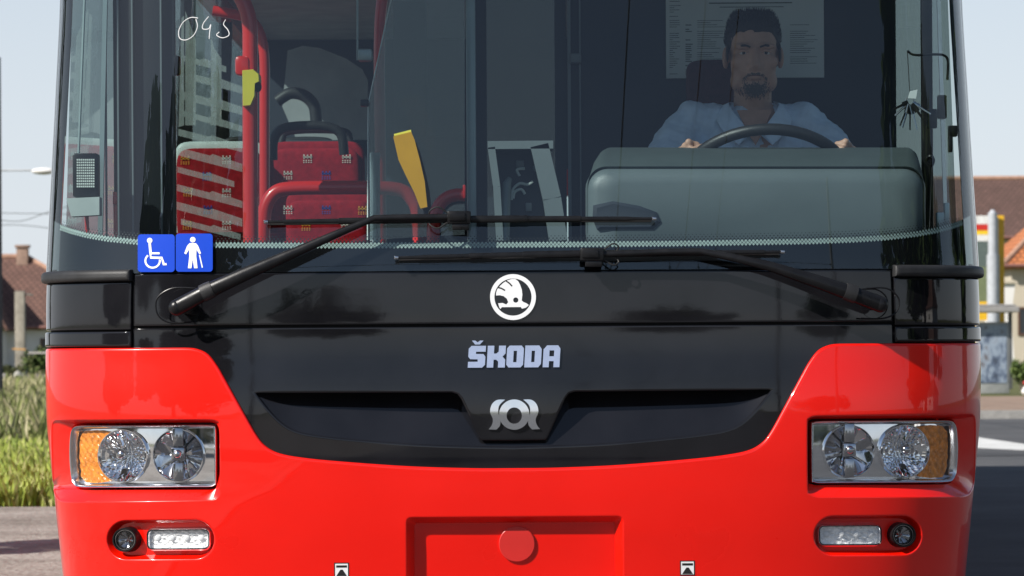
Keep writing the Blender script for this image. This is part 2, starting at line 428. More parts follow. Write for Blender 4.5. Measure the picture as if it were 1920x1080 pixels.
# black centre panel with the moustache-shaped air recess
rec_b = [(q.x, q.y) for q in cr([(0, 838, 0), (160, 833, 0), (290, 823, 0), (370, 814, 0), (410, 805, 0), (436, 790, 0), (460, 766, 0), (484, 735, 0)], 8)]
rec = rec_b+[(470, 734.5), (300, 735), (116, 735.5), (105, 739), (98, 748), (64, 822), (60, 826), (0, 826.5)]
rec_r = densify([dxy(a, b) for a, b in rec], .006, False)
rec_uv = [(u, z) for u, z in rec_r]+[(-u, z) for u, z in reversed(rec_r[1:-1])]
cut_out = []
for i, (u, z) in enumerate(cut_uv): cut_out.append((u+.012*min(1, u/.3), z-.016))
grille_outer = [(0.0, dxy(0, 612)[1])]
top = [dxy(a, 612) for a in np.linspace(0, 715, 50)]
side = [dxy(716, y) for y in (625, 640, 658)]
g_r = densify(top+side+cut_out, .014, False)
grille_outer = g_r+[(-u, z) for u, z in reversed(g_r[1:-1])]
ru = ccw(rec_uv)
mb = MB()
region(mb, offset(ccw(grille_outer), .005), [offset(ru, -.007)], .018, .010)
lip(mb, ccw(grille_outer), .002, .02, .010)
zr0, zr1 = dxy(0, 838)[1], dxy(0, 735)[1]
_bot = [dxy(a, b) for a, b in rec_b]; _ru = [q[0] for q in _bot]; _rz = [q[1] for q in _bot]
def rdep(u, z):
    zb_l = float(np.interp(abs(u), _ru, _rz)); return .020+min(.055, .40*max(0, z-zb_l))
rings = [[surf(u, z, .010) for u, z in offset(ru, -.007)]]+[[surf(u, z, .010+.004*(1-cos(k/3*pi/2))) for u, z in (offset(ru, -.004*(1-sin(k/3*pi/2))))] for k in range(4)]
rings.append([surf(u, z, rdep(u, z)) for u, z in ru]); mb.loft(rings)
mb.build('grille_panel', 'black', bus, smooth=38, merge=2e-5)
mb = MB(); region(mb, offset(ru, -.0005), (), .010, rdep); mb.build('grille_floor', 'black', bus, smooth=38)

# backing behind every seam
mb = MB()
def band(mb, pa, pb, u0, u1, dep, nu=120, nz=6, mi=0):
    za, zb_ = zpy(pa), zpy(pb); vs = []; fs = []
    for j in range(nz+1):
        for i in range(nu+1): vs.append(surf(u0+(u1-u0)*i/nu, za+(zb_-za)*j/nz, dep))
    for j in range(nz):
        for i in range(nu): a = j*(nu+1)+i; fs.append((a, a+1, a+nu+2, a+nu+1))
    mb.add(vs, fs, mi)
band(mb, 660, 495, -UMAX, UMAX, .0145, 400)
mb.build('inner_front_frame', 'seam', bus)
# wiper panel
us = dxy(713, 560)[0]
wo = densify([(-us, dxy(0, 606.5)[1]), (us, dxy(0, 606.5)[1]), (us, dxy(0, 509)[1]), (-us, dxy(0, 509)[1])], .02)
mb = MB(); panel(mb, wo, [], .0012, .02, .02, .006); mb.build('wiper_panel', 'black', bus, merge=2e-5)
# corner panels
for s in (-1, 1):
    def rect(pa, pb, ua, ub): return densify([(s*ua, zpy(pb)), (s*ub, zpy(pb)), (s*ub, zpy(pa)), (s*ua, zpy(pa))], .02)
    ua = dxy(717, 560)[0]
    mb = MB(); panel(mb, rect(523, 613.5, ua, UMAX), [], .003, .02, .02, .002); mb.build('corner_panel', 'black', bus, merge=2e-5)
    mb = MB(); panel(mb, rect(616.5, 645, ua, UMAX), [], .004, .02, .015, -.001); mb.build('corner_ledge', 'black', bus, merge=2e-5)
    mb = MB(); panel(mb, rect(499, 521, ua-.002, UMAX), [], .010, .03, .012, -.014); mb.build('corner_trim_strip', 'rubber', bus, merge=2e-5)

# windscreen glass, its black enamel edge and the dotted band
UW = float(np.interp(.45, _yp, _s))
wsb, wst = zpy(506), zpy(-420)
mb = MB(); vs = []; fs = []; nu, nz = 160, 60
for j in range(nz+1):
    for i in range(nu+1): vs.append(surf(-UW+2*UW*i/nu, wsb+(wst-wsb)*j/nz, 0.002))
for j in range(nz):
    for i in range(nu): a = j*(nu+1)+i; fs.append((a, a+1, a+nu+2, a+nu+1))
mb.add(vs, fs); mb.build('windscreen', 'ws', bus, smooth=60)
def frit_y(dx):
    a = abs(dx)
    return float(np.interp(a, [0, 300, 560, 640, 700, 760, 800, 830, 856], [453.5, 453, 450.5, 448, 444.5, 438, 431, 423, 414]))
fr = [dxy(x, frit_y(x)) for x in np.linspace(-850, 850, 171)]
ub = fr[-1][0]
mb = MB(); n = len(fr); vs = []; fs = []
botz = zpy(507)
for k in range(7):
    for (u, z) in fr: vs.append(surf(u, z+(botz-z)*k/6, .006))
for k in range(6):
    for i in range(n-1): a = k*n+i; fs.append((a, a+1, a+n+1, a+n))
mb.add(vs, fs)
for s in (-1, 1):                                   # the enamel goes on up the outer edges of the screen
    e0 = s*(UW-.010); e1 = s*(UW+.002); zs = np.linspace(botz, wst, 40); vs = []
    for z in zs: vs += [surf(e0, z, .006), surf(e1, z, .006)]
    mb.add(vs, [(2*i, 2*i+1, 2*i+3, 2*i+2) for i in range(39)])
    a = fr[-1] if s > 0 else fr[0]
    mb.add([surf(a[0], a[1], .0062), surf(a[0], botz, .0062), surf(e1, botz, .0062), surf(e1, a[1]+.02, .0062)], [(0, 1, 2, 3)])
mb.build('enamel_border', 'black', bus, smooth=60)
# dots: pale rows painted as light seen through the enamel, and a fading fringe of small black dots
mw, mk = MB(), MB()
def dot(mb, u, z, r, dep):
    mb.add([surf(u-r, z, dep), surf(u, z-r, dep), surf(u+r, z, dep), surf(u, z+r, dep)], [(0, 1, 2, 3)])
fu = [p[0] for p in fr]; fz = [p[1] for p in fr]
pitch = .0102; nd = int((fu[-1]-fu[0])/pitch)
for i in range(nd):
    u = fu[0]+i*pitch
    z = float(np.interp(u, fu, fz))
    for row in range(3): dot(mw, u+(row % 2)*pitch/2, z-.0030-row*.0047, .0041, .0050)
    for row in range(3): dot(mk, u+(row % 2)*pitch/2, z+.0030+row*.0062, (.0034, .0025, .0017)[row], .0050)
o = mw.build('bright_dot_rows', mat('painted_light_dots', (.42, .5, .47), .6), bus, smooth=0); o['kind'] = 'stuff'
o = mk.build('enamel_dot_fringe', 'black_print', bus, smooth=0); o['kind'] = 'stuff'

# body behind the front: pillars, sides, roof, floor, tail
k0 = lambda z: _li(_KZ, (HY-(z-CH)*710.0+900)/2.0)
LEN = 21.0  # unseen tail lengthened so the cast shadow reaches far enough back
zroof = 3.15
for s in (-1, 1):
    mb = MB(); vs = []; zs = np.linspace(zpy(507), wst+.01, 30)
    for z in zs: vs += [surf(s*UW, z, .0), surf(s*(UW+.022), z, -.004), surf(s*(UW+.045), z, .0), surf(s*(UW+.045), z, .03), surf(s*UW, z, .03)]
    mb.loft([vs[i*5:i*5+5] for i in range(30)]); mb.build('corner_pillar', 'black', bus, smooth=50)
zs_top = 2.45
def sidex(z): return W*k0(z)
for s in (-1, 1):
    y0 = B+.10; bays = 11; bl = (LEN-y0)/bays
    mb = MB()
    # lower skin and top skin as slightly tapered slabs
    for za, zb_, mi in ((.32, zpy(648)-.004, 0), (zpy(645), zpy(521), 1), (zs_top, zroof-.12, 0)):
        xa, xb = sidex(za), sidex(zb_); yy = y0+1.0 if za < 1.3 else y0-.05
        if za < 1.3 : yy = 1.78
        mb.add([(s*xa, yy, za), (s*xb, yy, zb_), (s*xb, LEN, zb_), (s*xa, LEN, za), (s*(xa-.06), yy, za), (s*(xb-.06), yy, zb_), (s*(xb-.06), LEN, zb_), (s*(xa-.06), LEN, za)],
               [(0,1,2,3), (7,6,5,4), (0,4,5,1), (1,5,6,2), (2,6,7,3), (3,7,4,0)], mi)
    mb.build('side_wall', ['red', 'black'], bus, smooth=0)
    zl = zpy(521)
    for i in range(bays+1):
        yy = y0+i*bl
        wd = .05 if i != 1 else .09
        mb = MB(); xa, xb = sidex(zl), sidex(zs_top)
        yy = min(yy, LEN-wd)
        mb.add([(s*(xa-.005), yy, zl), (s*(xb-.005), yy, zs_top), (s*(xb-.005), yy+wd, zs_top), (s*(xa-.005), yy+wd, zl), (s*(xa-.06), yy, zl), (s*(xb-.06), yy, zs_top), (s*(xb-.06), yy+wd, zs_top), (s*(xa-.06), yy+wd, zl)],
               [(0,1,2,3), (7,6,5,4), (0,4,5,1), (1,5,6,2), (2,6,7,3), (3,7,4,0)])
        if i: mb.build('window_pillar', 'plastic', bus, smooth=0)
        if i < bays:
            ys = yy+wd if i else yy+.10; mb = MB(); mb.add([(s*(xa-.02), ys, zl), (s*(xa-.02), yy+bl, zl), (s*(xb-.02), yy+bl, zs_top), (s*(xb-.02), ys, zs_top)], [(0,1,2,3)])
            mb.build('side_window', 'sideglass', bus, smooth=0)
# roof, header over the windscreen, floor, ceiling, tail
mb = MB(); zs = np.linspace(wst, 3.03, 14); cols = np.linspace(-UMAX, UMAX, 90)
rows = [[surf(u, z) for u in cols] for z in zs]
for t_, z_ in ((.04, 3.075), (.10, 3.105), (.25, 3.13), (.6, 3.15), (1.0, 3.156)): rows.append([Vector((p_.x*(1-t_), p_.y+(1.3-p_.y)*t_*.9, z_)) for p_ in rows[13]])
mb.loft(rows, closed=False); mb.build('roof_front', 'black', bus)
mb = MB(); prof = []
for a in np.linspace(-1, 1, 25): prof.append((sidex(3.0)*a, 3.02+.14*(1-abs(a)**4)))
mb.loft([[Vector((x, y, z)) for x, z in prof] for y in (1.0, 3.0, LEN)], closed=False)
mb.build('roof', 'red', bus)
mb = MB(); mb.bx(-1.10, 1.10, .62, .9, 2.52, 2.56); mb.bx(-1.19, 1.19, .9, LEN-.1, 2.52, 2.56); mb.build('ceiling_lining', 'ceil', bus, smooth=0)
mb = MB(); mb.bx(-1.0, 1.0, .30, .7, .30, .36); mb.bx(-1.2, 1.2, .7, LEN-.1, .30, .36); mb.build('cabin_floor', 'floor', bus, smooth=0)
mb = MB(); mb.bx(-1.24, 1.24, LEN-.06, LEN, .32, 1.25, 0); mb.bx(-1.24, 1.24, LEN-.06, LEN, 2.3, 3.1, 0); mb.bx(-1.24, -1.05, LEN-.06, LEN, 1.25, 2.3, 0); mb.bx(1.05, 1.24, LEN-.06, LEN, 1.25, 2.3, 0)
mb.build('rear_wall', 'red', bus, smooth=0)
mb = MB(); mb.add([(-1.05, LEN-.03, 1.25), (1.05, LEN-.03, 1.25), (1.05, LEN-.03, 2.3), (-1.05, LEN-.03, 2.3)], [(0,1,2,3)]); mb.build('rear_window', 'sideglass', bus, smooth=0)
# wheels
def wheel(x, y):
    g = empty('wheel', (0, 0, 0), bus)
    def lathe(prof, name, m):
        mb = MB(); n = 40
        mb.loft([[Vector((x+(1 if x > 0 else -1)*a, y+r*cos(2*pi*k/n), .47+r*sin(2*pi*k/n))) for k in range(n)] for a, r in prof]); mb.build(name, m, g)
    lathe([(-.26, .3), (-.26, .44), (-.23, .47), (-.03, .47), (0, .44), (0, .30)], 'tyre', 'rubber')
    lathe([(0, .30), (-.04, .28), (-.1, .2), (-.03, .14), (0, .02)], 'rim', 'chrome_rough')
for y in (2.75, 8.6, 14.2):
    for x in (-1.2, 1.2): wheel(x, y)

# ---------------------------------------------------------------- lamps
M['reflector'] = mat('faceted_reflector', (.9, .91, .93), .045, 1, .5, var=.02, scale=20)
M['bulb'] = mat('bulb_cap', (.5, .5, .52), .15, 1)
def bowl(mb, cx, cy, rr, depth, base, flutes, s, mi=0):
    """concave lamp bowl: vertical flutes in the outer lamp, stepped sectors in the inner one"""
    n = 96; rg = 16; rows = []
    for j in range(rg+1):
        f = 1-j/rg; row = []
        for k in range(n):
            a = 2*pi*k/n; x = rr*f*cos(a); y = rr*f*sin(a)
            dd = depth*(1-f*f)
            if j and flutes > 8:
                ph = ((x/rr+1)*.5*flutes) % 1-.5; dd += (ph*ph-.08)*.030
            elif j:
                q = int(a/(2*pi)*10) % 2; ph = (a/(2*pi)*10) % 1-.5; dd += (.004 if q else 0)*(1-f)*2+ph*ph*.008*f
            u, z = dxy(s*(cx+x), cy+y); row.append(surf(u, z, base+dd))
        rows.append(row)
    mb.loft(rows, mi)
def ring(mb, cx, cy, r0, r1, base, h, s, n=48, mi=0):
    pr = [(r1, 0), (r1-.3*(r1-r0), -h), (r0+.3*(r1-r0), -h), (r0, 0.002)]
    mb.loft([[surf(*dxy(s*(cx+r*cos(2*pi*k/n)), cy+r*sin(2*pi*k/n)), base+d) for k in range(n)] for r, d in pr], mi)
for s in (-1, 1):
    g = empty('headlight', (0, 0, 0), bus); zpl = dxy(s*640, 853)[1]
    lp = [(561, 803), (564, 796), (573, 793), (620, 792.5), (780, 792.5), (826, 793), (838, 798), (843, 812), (845, 850), (842, 890), (836, 904), (826, 909.5), (780, 910.5), (620, 910.5), (574, 910.5), (564, 907), (561, 900)]
    lo = res(loopS([(s*a, b) for a, b in lp], 6), 150)
    li = offset(lo, .0085); li2 = offset(lo, .011)
    # chrome bezel
    mb = MB(); mb.loft([[surf(u, z, .075) for u, z in lo], [surf(u, z, .022) for u, z in lo], [surf(u, z, .018) for u, z in offset(lo, .002)], [surf(u, z, .020) for u, z in offset(lo, .005)], [surf(u, z, .027) for u, z in li], [surf(u, z, .062) for u, z in li2]])
    mb.build('bezel', 'chrome_rough', g)
    mb = MB(); region(mb, li2, [ccw([dxy(s*(c+49*cos(2*pi*k/48)), 851+49*sin(2*pi*k/48)) for k in range(48)]) for c in (639, 749)], .012, lambda u, z: .050+.55*(z-zpl)**2)
    mb.build('mirror_plate', 'chrome', g)
    for c, fl, nm in ((639, 7, 'reflector'), (749, 13, 'reflector')):
        mb = MB(); bowl(mb, c, 851, 49.5, .034 if fl == 7 else .040, .045, fl, s); o = mb.build(nm, 'reflector', g, smooth=18)
        mb = MB(); ring(mb, c, 851, 47.5, 51, .050, .012, s); mb.build('reflector_rim', 'chrome', g)
        mb = MB()
        if fl == 7:
            p = surf(*dxy(s*c, 848), .045)
            mb.box(p, (.036, .05, .036), None, 0, .004); mb.ell(p+Vector((0, -.026, 0)), (.012, .012, .012)); mb.box(p+Vector((0, 0, .045)), (.028, .04, .05), None, 0, .003); mb.box(p+Vector((0, 0, -.048)), (.026, .04, .05), None, 0, .003)
        else:
            p = surf(*dxy(s*c, 848), .04)
            mb.tube([p+Vector((0, .04, 0)), p+Vector((0, -.012, 0))], [.013, .013], 14); mb.ell(p+Vector((0, -.012, 0)), (.013, .013, .013))
        mb.build('bulb_shield', 'bulb', g)
        mb = MB(); p = surf(*dxy(s*c, 851 if fl == 7 else 880), .03 if fl == 7 else .05)
        mb.tube([p+Vector((0, .03, 0)), p+Vector((0, -.012, 0))], [.0085, .0075], 12); mb.build('side_light', 'plastic', g)
    # amber turn signal behind the outer end
    am = [(s*a, b) for a, b in [(772, 806), (800, 802), (826, 804), (836, 815), (838, 851), (835, 888), (826, 900), (800, 902), (772, 898), (790, 880), (799, 851), (790, 822)]]
    al = ccw([dxy(a, b) for a, b in am]); al = densify(al, .006)
    mb = MB(); region(mb, al, (), .006, lambda u, z: .040+.002*sin(u*800)*sin(z*800)); mb.build('turn_signal', 'amber', g, smooth=20)
    mb = MB(); region(mb, offset(lo, .004), (), .03, .020); mb.build('lens', 'lens', g)
    # daytime lamp
    g2 = empty('daytime_running_light', (0, 0, 0), bus)
    lo = res(ccw([dxy(s*a, b) for a, b in rrect(571, 986.5, 693, 1029, 12, 5)]), 90)
    mb = MB(); mb.loft([[surf(u, z, .03) for u, z in lo], [surf(u, z, .012) for u, z in lo], [surf(u, z, .009) for u, z in offset(lo, .003)], [surf(u, z, .012) for u, z in offset(lo, .006)], [surf(u, z, .024) for u, z in offset(lo, .008)]])
    mb.build('housing', 'chrome_rough', g2)
    mb = MB(); lo3 = offset(lo, .0035); mb.loft([[surf(u, z, .0085) for u, z in lo3], [surf(u, z, .0085) for u, z in offset(lo, .0065)]]); mb.build('gasket', 'plastic', g2)
    mb = MB(); li = offset(lo, .007)
    region(mb, li, (), .005, lambda u, z: .022+.003*sin(u*260)*cos(z*420)+.0012*sin(u*1100+z*700)); mb.build('lamp_reflector', mat('bright_lamp_foil', (.95, .95, .95), .35, .0, .5, var=.18, scale=90, bump=.0015, bscale=110), g2, smooth=10)
    for q in range(4):
        mb = MB(); p = surf(*dxy(s*(590+q*28), 1006), .020); mb.ell(p, (.0085, .004, .0085)); mb.build('light_diode', 'white', g2)
    mb = MB(); region(mb, offset(lo, .006), (), .03, .011); mb.build('lens', 'lens', g2)
    # fog lamp
    g3 = empty('fog_lamp', (0, 0, 0), bus)
    mb = MB(); ring(mb, 732, 1008, 18.5, 24, .028, .026, s); ring(mb, 732, 1008, 15.5, 18.6, .012, .006, s); mb.build('housing', 'plastic', g3)
    mb = MB(); bowl(mb, 732, 1008, 17, .009, .014, 4, s); mb.build('reflector', mat('smoked_reflector', (.35, .36, .38), .12, 1), g3, smooth=15)
    mb = MB(); ring(mb, 732, 1008, 17.5, 19.5, .010, .004, s); mb.build('rim', 'bulb', g3)
    mb = MB(); region(mb, ccw([dxy(s*(732+18*cos(2*pi*k/32)), 1008+18*sin(2*pi*k/32)) for k in range(32)]), (), .02, .008); mb.build('lens', 'lens', g3)
# ---------------------------------------------------------------- cap in the plate recess, towing marks
cl = [dxy(5+34*cos(2*pi*k/64), 1021+34*sin(2*pi*k/64)) for k in range(64)]
mb = MB(); cl = ccw(cl); region(mb, offset(cl, .002), (), .02, .027)
mb.loft([[surf(u, z, .027) for u, z in offset(cl, .002)], [surf(u, z, .0285) for u, z in cl], [surf(u, z, .036) for u, z in cl]]); mb.build('towing_eye_cap', 'disc', bus, merge=2e-5)
for dx in (-324, 324.5):
    y = 1067
    decal('towing_mark', [[dxy(dx+a, y+b) for a, b in ((-14, -14), (14, -14), (14, 14), (-14, 14))]], .0006, 'black_print', bus)
    k = decal('towing_mark_face', [[dxy(dx+a, y+b) for a, b in ((-12, -12), (12, -12), (12, 12), (-12, 12))]], .0012, 'white', bus)
    decal('towing_mark_bar', [[dxy(dx+a, y+b) for a, b in ((-10, -9), (10, -9), (10, -5), (-10, -5))]], .0018, 'black_print', bus)
    decal('towing_mark_arrow', [[dxy(dx+a, y+b) for a, b in ((-10, 11), (-2, -1), (2, -1), (10, 11))]], .0018, 'black_print', bus)
# ---------------------------------------------------------------- lettering and emblems
def glyph(pts, x0, x1, y0, y1, sl=2.5): return [dxy(x0+(x1-x0)*a+sl*(b-.5), y1-(y1-y0)*b) for a, b in pts]
S_ = [(0,0),(.84,0),(1,.13),(1,.5),(.88,.62),(.44,.63),(.44,.73),(1,.73),(1,1),(.16,1),(0,.87),(0,.5),(.12,.39),(.56,.38),(.56,.27),(0,.27)]
K_ = [(0,0),(.36,0),(.36,.36),(.5,.36),(.62,.27),(.62,0),(1,0),(1,.36),(.84,.5),(1,.64),(1,1),(.62,1),(.62,.73),(.5,.64),(.36,.64),(.36,1),(0,1)]
O_ = [(.14,0),(.86,0),(1,.13),(1,.87),(.86,1),(.14,1),(0,.87),(0,.13)]; OH = [(.4,.24),(.6,.24),(.6,.76),(.4,.76)]
D_ = [(0,0),(.84,0),(1,.16),(1,.84),(.84,1),(0,1)]
A_ = [(0,0),(.36,0),(.36,.28),(.64,.28),(.64,0),(1,0),(1,.86),(.86,1),(.2,1),(0,.82)]; AH = [(.36,.5),(.64,.5),(.64,.77),(.36,.77)]
xs = [(-84, -52), (-48.5, -14.5), (-12, 19.5), (22, 53), (56.5, 88)]
LB = .010
mgl = mat('letter_silver', (.40, .47, .64), .25, .3, .5, var=.05, scale=60)
for (a, b), (g, h) in zip(xs, ((S_, None), (K_, None), (O_, OH), (D_, OH), (A_, AH))):
    decal('badge_letter', [glyph(g, a, b, 648, 689)]+([glyph(h, a, b, 648, 689)] if h else []), .005, mgl, bus, LB)
decal('badge_caron', [glyph([(.16,1.24),(.36,1.24),(.5,1.16),(.64,1.24),(.84,1.24),(.64,1.06),(.36,1.06)], -84, -52, 648, 689)], .005, mgl, bus, LB)
# round emblem: ring with a feathered head over a bar
EB = .006
ex, ey, er = 0.5, 557, 43
def ecirc(r, cx=0, cy=0, n=56): return [dxy(ex+er*(cx+r*cos(2*pi*k/n)), ey-er*(cy+r*sin(2*pi*k/n))) for k in range(n)]
em = empty('round_emblem', (0, 0, 0), bus)
decal('emblem_backing', [ecirc(.97)], .002, 'black', em, EB)
decal('emblem_ring', [ecirc(1.0), ecirc(.81)], .004, 'white', em, EB)
hd = [(165,165),(172,142),(190,120),(210,102),(235,86),(262,78),(285,78),(303,92),(315,115),(325,145),(328,175),(324,212),(336,222),(352,228),(368,240),(350,256),(325,262),(318,252),(200,252),(192,264),(184,252),(178,228),(206,226),(228,236),(240,222),(232,200),(212,184),(188,178),(165,180)]
hd = [((x-270)/142, (190-y)/142) for x, y in hd]
decal('emblem_head', [[dxy(ex+er*a, ey-er*b) for a, b in hd], ecirc(.115, .12, -.13, 18)], .004, 'white', em, EB)
for q in ([(228, 90), (248, 104), (264, 122)], [(180, 130), (200, 136), (220, 148)]):
    q = [((x-270)/142, (190-y)/142) for x, y in q]
    decal('emblem_feather_line', [[dxy(ex+er*a, ey-er*b) for a, b in stroke(q, .06)]], .0046, 'black_print', em, EB)
# chrome badge: ring between two curled strokes
se = empty('chrome_badge', (0, 0, 0), bus)
SB = .010
def sc(pts, f=1): return [dxy(1.5+f*(x-278)/3.275, 500+y/3.275+2) for x, y in pts]
decal('badge_ring', [sc([(278+93*cos(2*pi*k/48), 902+93*sin(2*pi*k/48)) for k in range(48)]), sc([(278+47*cos(2*pi*k/48), 908+50*sin(2*pi*k/48)) for k in range(48)])], .008, 'chrome', se, SB)
cv = [(p.x, p.y) for p in cr([(222,810,0),(172,812,0),(140,840,0),(130,885,0),(146,930,0),(140,965,0),(120,992,0)], 5)]
cw = [(p.x, p.y) for p in cr([(168,994,0),(190,968,0),(192,930,0),(180,890,0),(184,850,0),(205,824,0)], 5)]
for f in (1, -1): decal('badge_curl', [sc(cv+cw, f)], .006, 'chrome', se, SB)
# ---------------------------------------------------------------- blue pictogram stickers on the glass
def px(l): return [uv(a, b) for a, b in l]
for (x0, y0, x1, y1, lab) in ((260, 439.5, 329, 510, 'blue wheelchair sticker'), (331, 438, 400, 509.5, 'blue walking person sticker')):
    g = empty('sticker', (0, 0, 0), bus); g['label'] = lab
    decal('sticker_sheet', [px(rrect(x0, y0, x1, y1, 6, 4))], .0012, 'blue', g, -.002, .03)
    def pic(l, h=None): decal('pictogram', [px(l)]+([px(h)] if h else []), .0008, 'white', g, -.0034)
    if x0 < 300:
        pic(circ(282.5, 451, 5, 20))
        pic(stroke([(282.5, 456), (284, 472), (284.5, 483), (305, 483.5), (309, 496), (314, 495)], 4.6))
        pic(stroke([(284, 475), (301, 475)], 3.6))
        arc = [(288+13.5*cos(R(a)), 489+13*sin(R(a))) for a in range(-10, 235, 12)]
        pic(stroke([(x, y) for x, y in arc], 3.4))
    else:
        pic(circ(363, 449.5, 5.2, 20))
        pic([(357, 456), (369, 456), (373, 461), (378.5, 475), (375.5, 477), (370, 468), (369.5, 480), (372, 503), (365.5, 503), (363, 486), (360.5, 503), (354, 503), (356.5, 480), (356, 468), (350.5, 477), (347, 475), (352.5, 461)])
        pic(stroke([(375.5, 478), (381, 502)], 2.2))
# ---------------------------------------------------------------- wipers
def SP(px_, py_, h): 
    u, z = uv(px_, py_); return surf(u, z, -h)
def wiper(piv, arm, clip, b0, b1, hoop):
    g = empty('wiper', (0, 0, 0), bus)
    pts = [SP(x, y, h) for x, y, h, r in arm]; rs = [r for *_, r in arm]
    mb = MB(); mb.tube(pts, rs, 14, flat=.7); mb.ell(pts[0], (rs[0]*1.0, rs[0]*.8, rs[0]*1.0)); mb.build('arm', 'plastic', g, smooth=50)
    mb = MB(); a, b = pts[1], pts[2]; d = (b-a).normalized(); mb.tube([a-d*.012, a+d*.004, a+d*.02], [rs[1]*1.12, rs[1]*1.14, rs[1]*1.08], 14, flat=.75); mb.build('arm_collar', 'rubber', g)
    p = SP(*piv, .0); mb = MB(); mb.tube([p+Vector((0, .03, 0)), p+Vector((0, -.045, 0))], [.024, .02], 20); mb.build('pivot', 'plastic', g)
    mb = MB(); mb.tube([SP(x, y, h) for x, y, h in [(q.x, q.y, q.z) for q in cr(hoop, 6)]], .0022, 8); mb.build('washer_hose', 'plastic', g)
    n = 40; mb = MB()
    def bp(t, up=0.0, h=.03):
        x = b0[0]+(b1[0]-b0[0])*t; y = b0[1]+(b1[1]-b0[1])*t-2.0*sin(pi*t)+up; return SP(x, y, h)
    tc = (clip[0]-b0[0])/(b1[0]-b0[0])
    def rad(t):
        e = abs(t-tc)/(tc if t < tc else 1-tc); return .0095 if e < .35 else (.0078 if e < .62 else (.0060 if e < .9 else .0042))
    ts = sorted(set([i/n for i in range(n+1)]+[tc+(1-tc)*e for e in (.349, .351, .619, .621, .9, .901)]+[tc-tc*e for e in (.349, .351, .619, .621, .9, .901)]))
    mb.tube([bp(t) for t in ts], [rad(t) for t in ts], 8, flat=.6); mb.build('blade', 'plastic', g, smooth=35)
    mb = MB(); mb.tube([bp(t, 3.5, .012) for t in np.linspace(.01, .99, 30)], .0038, 6); mb.build('blade_rubber', 'rubber', g)
    for t in (.004, .996):
        mb = MB(); q = bp(t); mb.box(q, (.012, .012, .009), None, 0, .002); mb.build('blade_end_cap', 'bulb', g)
    mb = MB(); c = SP(clip[0], clip[1], .042); rot = Matrix.Rotation(-math.atan2(b1[1]-b0[1], b1[0]-b0[0]), 3, 'Y')
    mb.box(c, (.062, .03, .034), rot, 0, .004); mb.box(c+Vector((.004, .0, -.024)), (.045, .022, .018), rot, 0, .003); mb.box(c+Vector((-.005, -.016, .002)), (.044, .006, .022), rot, 0, .002); mb.build('clip', 'plastic', g)
    return g, c
g, c = wiper((352, 573), [(344, 577, .055, .022), (398, 548, .062, .021), (470, 514, .062, .018), (560, 474, .058, .0135), (640, 438, .055, .0105), (705, 410, .05, .0085), (770, 408.5, .048, .0085), (850, 408, .044, .0085)], (862, 409), (500, 417), (1229, 411),
      [(372, 541, .02), (330, 541, .028), (303, 560, .03), (304, 590, .03), (325, 605, .025), (362, 604, .012)])
for sgn in (-1, 1):
    mb = MB(); mb.tube(cr([c+Vector((-.03, 0, .012*sgn)), c+Vector((-.055, -.004, .028*sgn)), c+Vector((-.075, .0, .02*sgn)), c+Vector((-.08, .005, .008*sgn))], 5), .0022, 6); mb.build('spray_hose', 'rubber', g)
g, c = wiper((1640, 566), [(1636, 571, .055, .022), (1584, 551, .062, .021), (1520, 528, .062, .018), (1440, 501, .058, .0135), (1370, 484, .055, .0105), (1310, 472, .05, .0085), (1260, 472.5, .048, .0085), (1120, 477.5, .044, .0085)], (1110, 478), (742, 484), (1467, 473),
      [(1620, 541, .02), (1655, 541, .028), (1676, 560, .03), (1672, 585, .03), (1650, 597, .025), (1612, 597, .012)])
for sgn in (-1, 1):
    mb = MB(); mb.tube(cr([c+Vector((.03, 0, .012*sgn)), c+Vector((.055, -.004, .028*sgn)), c+Vector((.07, .0, .02*sgn)), c+Vector((.062, .005, .006*sgn))], 5), .0022, 6); mb.build('spray_hose', 'rubber', g)
for x, y, s in ((352, 573, -1), (1640, 567, 1)):     # oval cover plates round the wiper shafts
    l = ccw([uv(x+26*cos(2*pi*k/40), y+30*sin(2*pi*k/40)) for k in range(40)])
    decal('wiper_shaft_cover', [l], .002, 'black', bus, .006, .02)
# number scribbled on the glass
mch = mat('chalk_marker', (.75, .75, .75), .8)
for q in ([(372, 34), (358, 33), (344, 42), (336, 58), (338, 72), (350, 75), (364, 66), (371, 50), (368, 36)], [(392, 31), (382, 44), (381, 54), (392, 54), (396, 46), (394, 60), (393, 73)], [(424, 37), (420, 46), (428, 56), (430, 66), (418, 71), (407, 66), (412, 60)]):
    mb = MB(); mb.tube([SP(p.x, p.y, -.0005) for p in cr([(a, b, 0) for a, b in q], 6)], .0012, 5); mb.build('marker_stroke', mch, bus)
# unseen roof equipment housings, added to widen the bus's cast shadow
for y0_, y1_, h_ in ((3.5, 7.0, 3.5), (10.5, 13.5, 3.5), (15.0, 20.7, 3.55)):
    mb = MB(); mb.bx(-1.05, 1.05, y0_, y1_, 3.0, h_, 0, .08); mb.build('roof_housing', 'red', bus)
# ------------------------------------------------------------------ the bus: inside
def pbox(mb, x0, y0, x1, y1, Y, th, mi=0, bev=.003):
    a, b = P(x0, y1, Y), P(x1, y0, Y); mb.bx(min(a.x, b.x), max(a.x, b.x), Y, Y+th, min(a.z, b.z), max(a.z, b.z), mi, bev)
# lower inner front wall behind the enamel
mb = MB(); mb.bx(-.78, .78, .19, .22, .36, 1.29); mb.build('inner_front_panel', 'cabwall', bus, smooth=0)
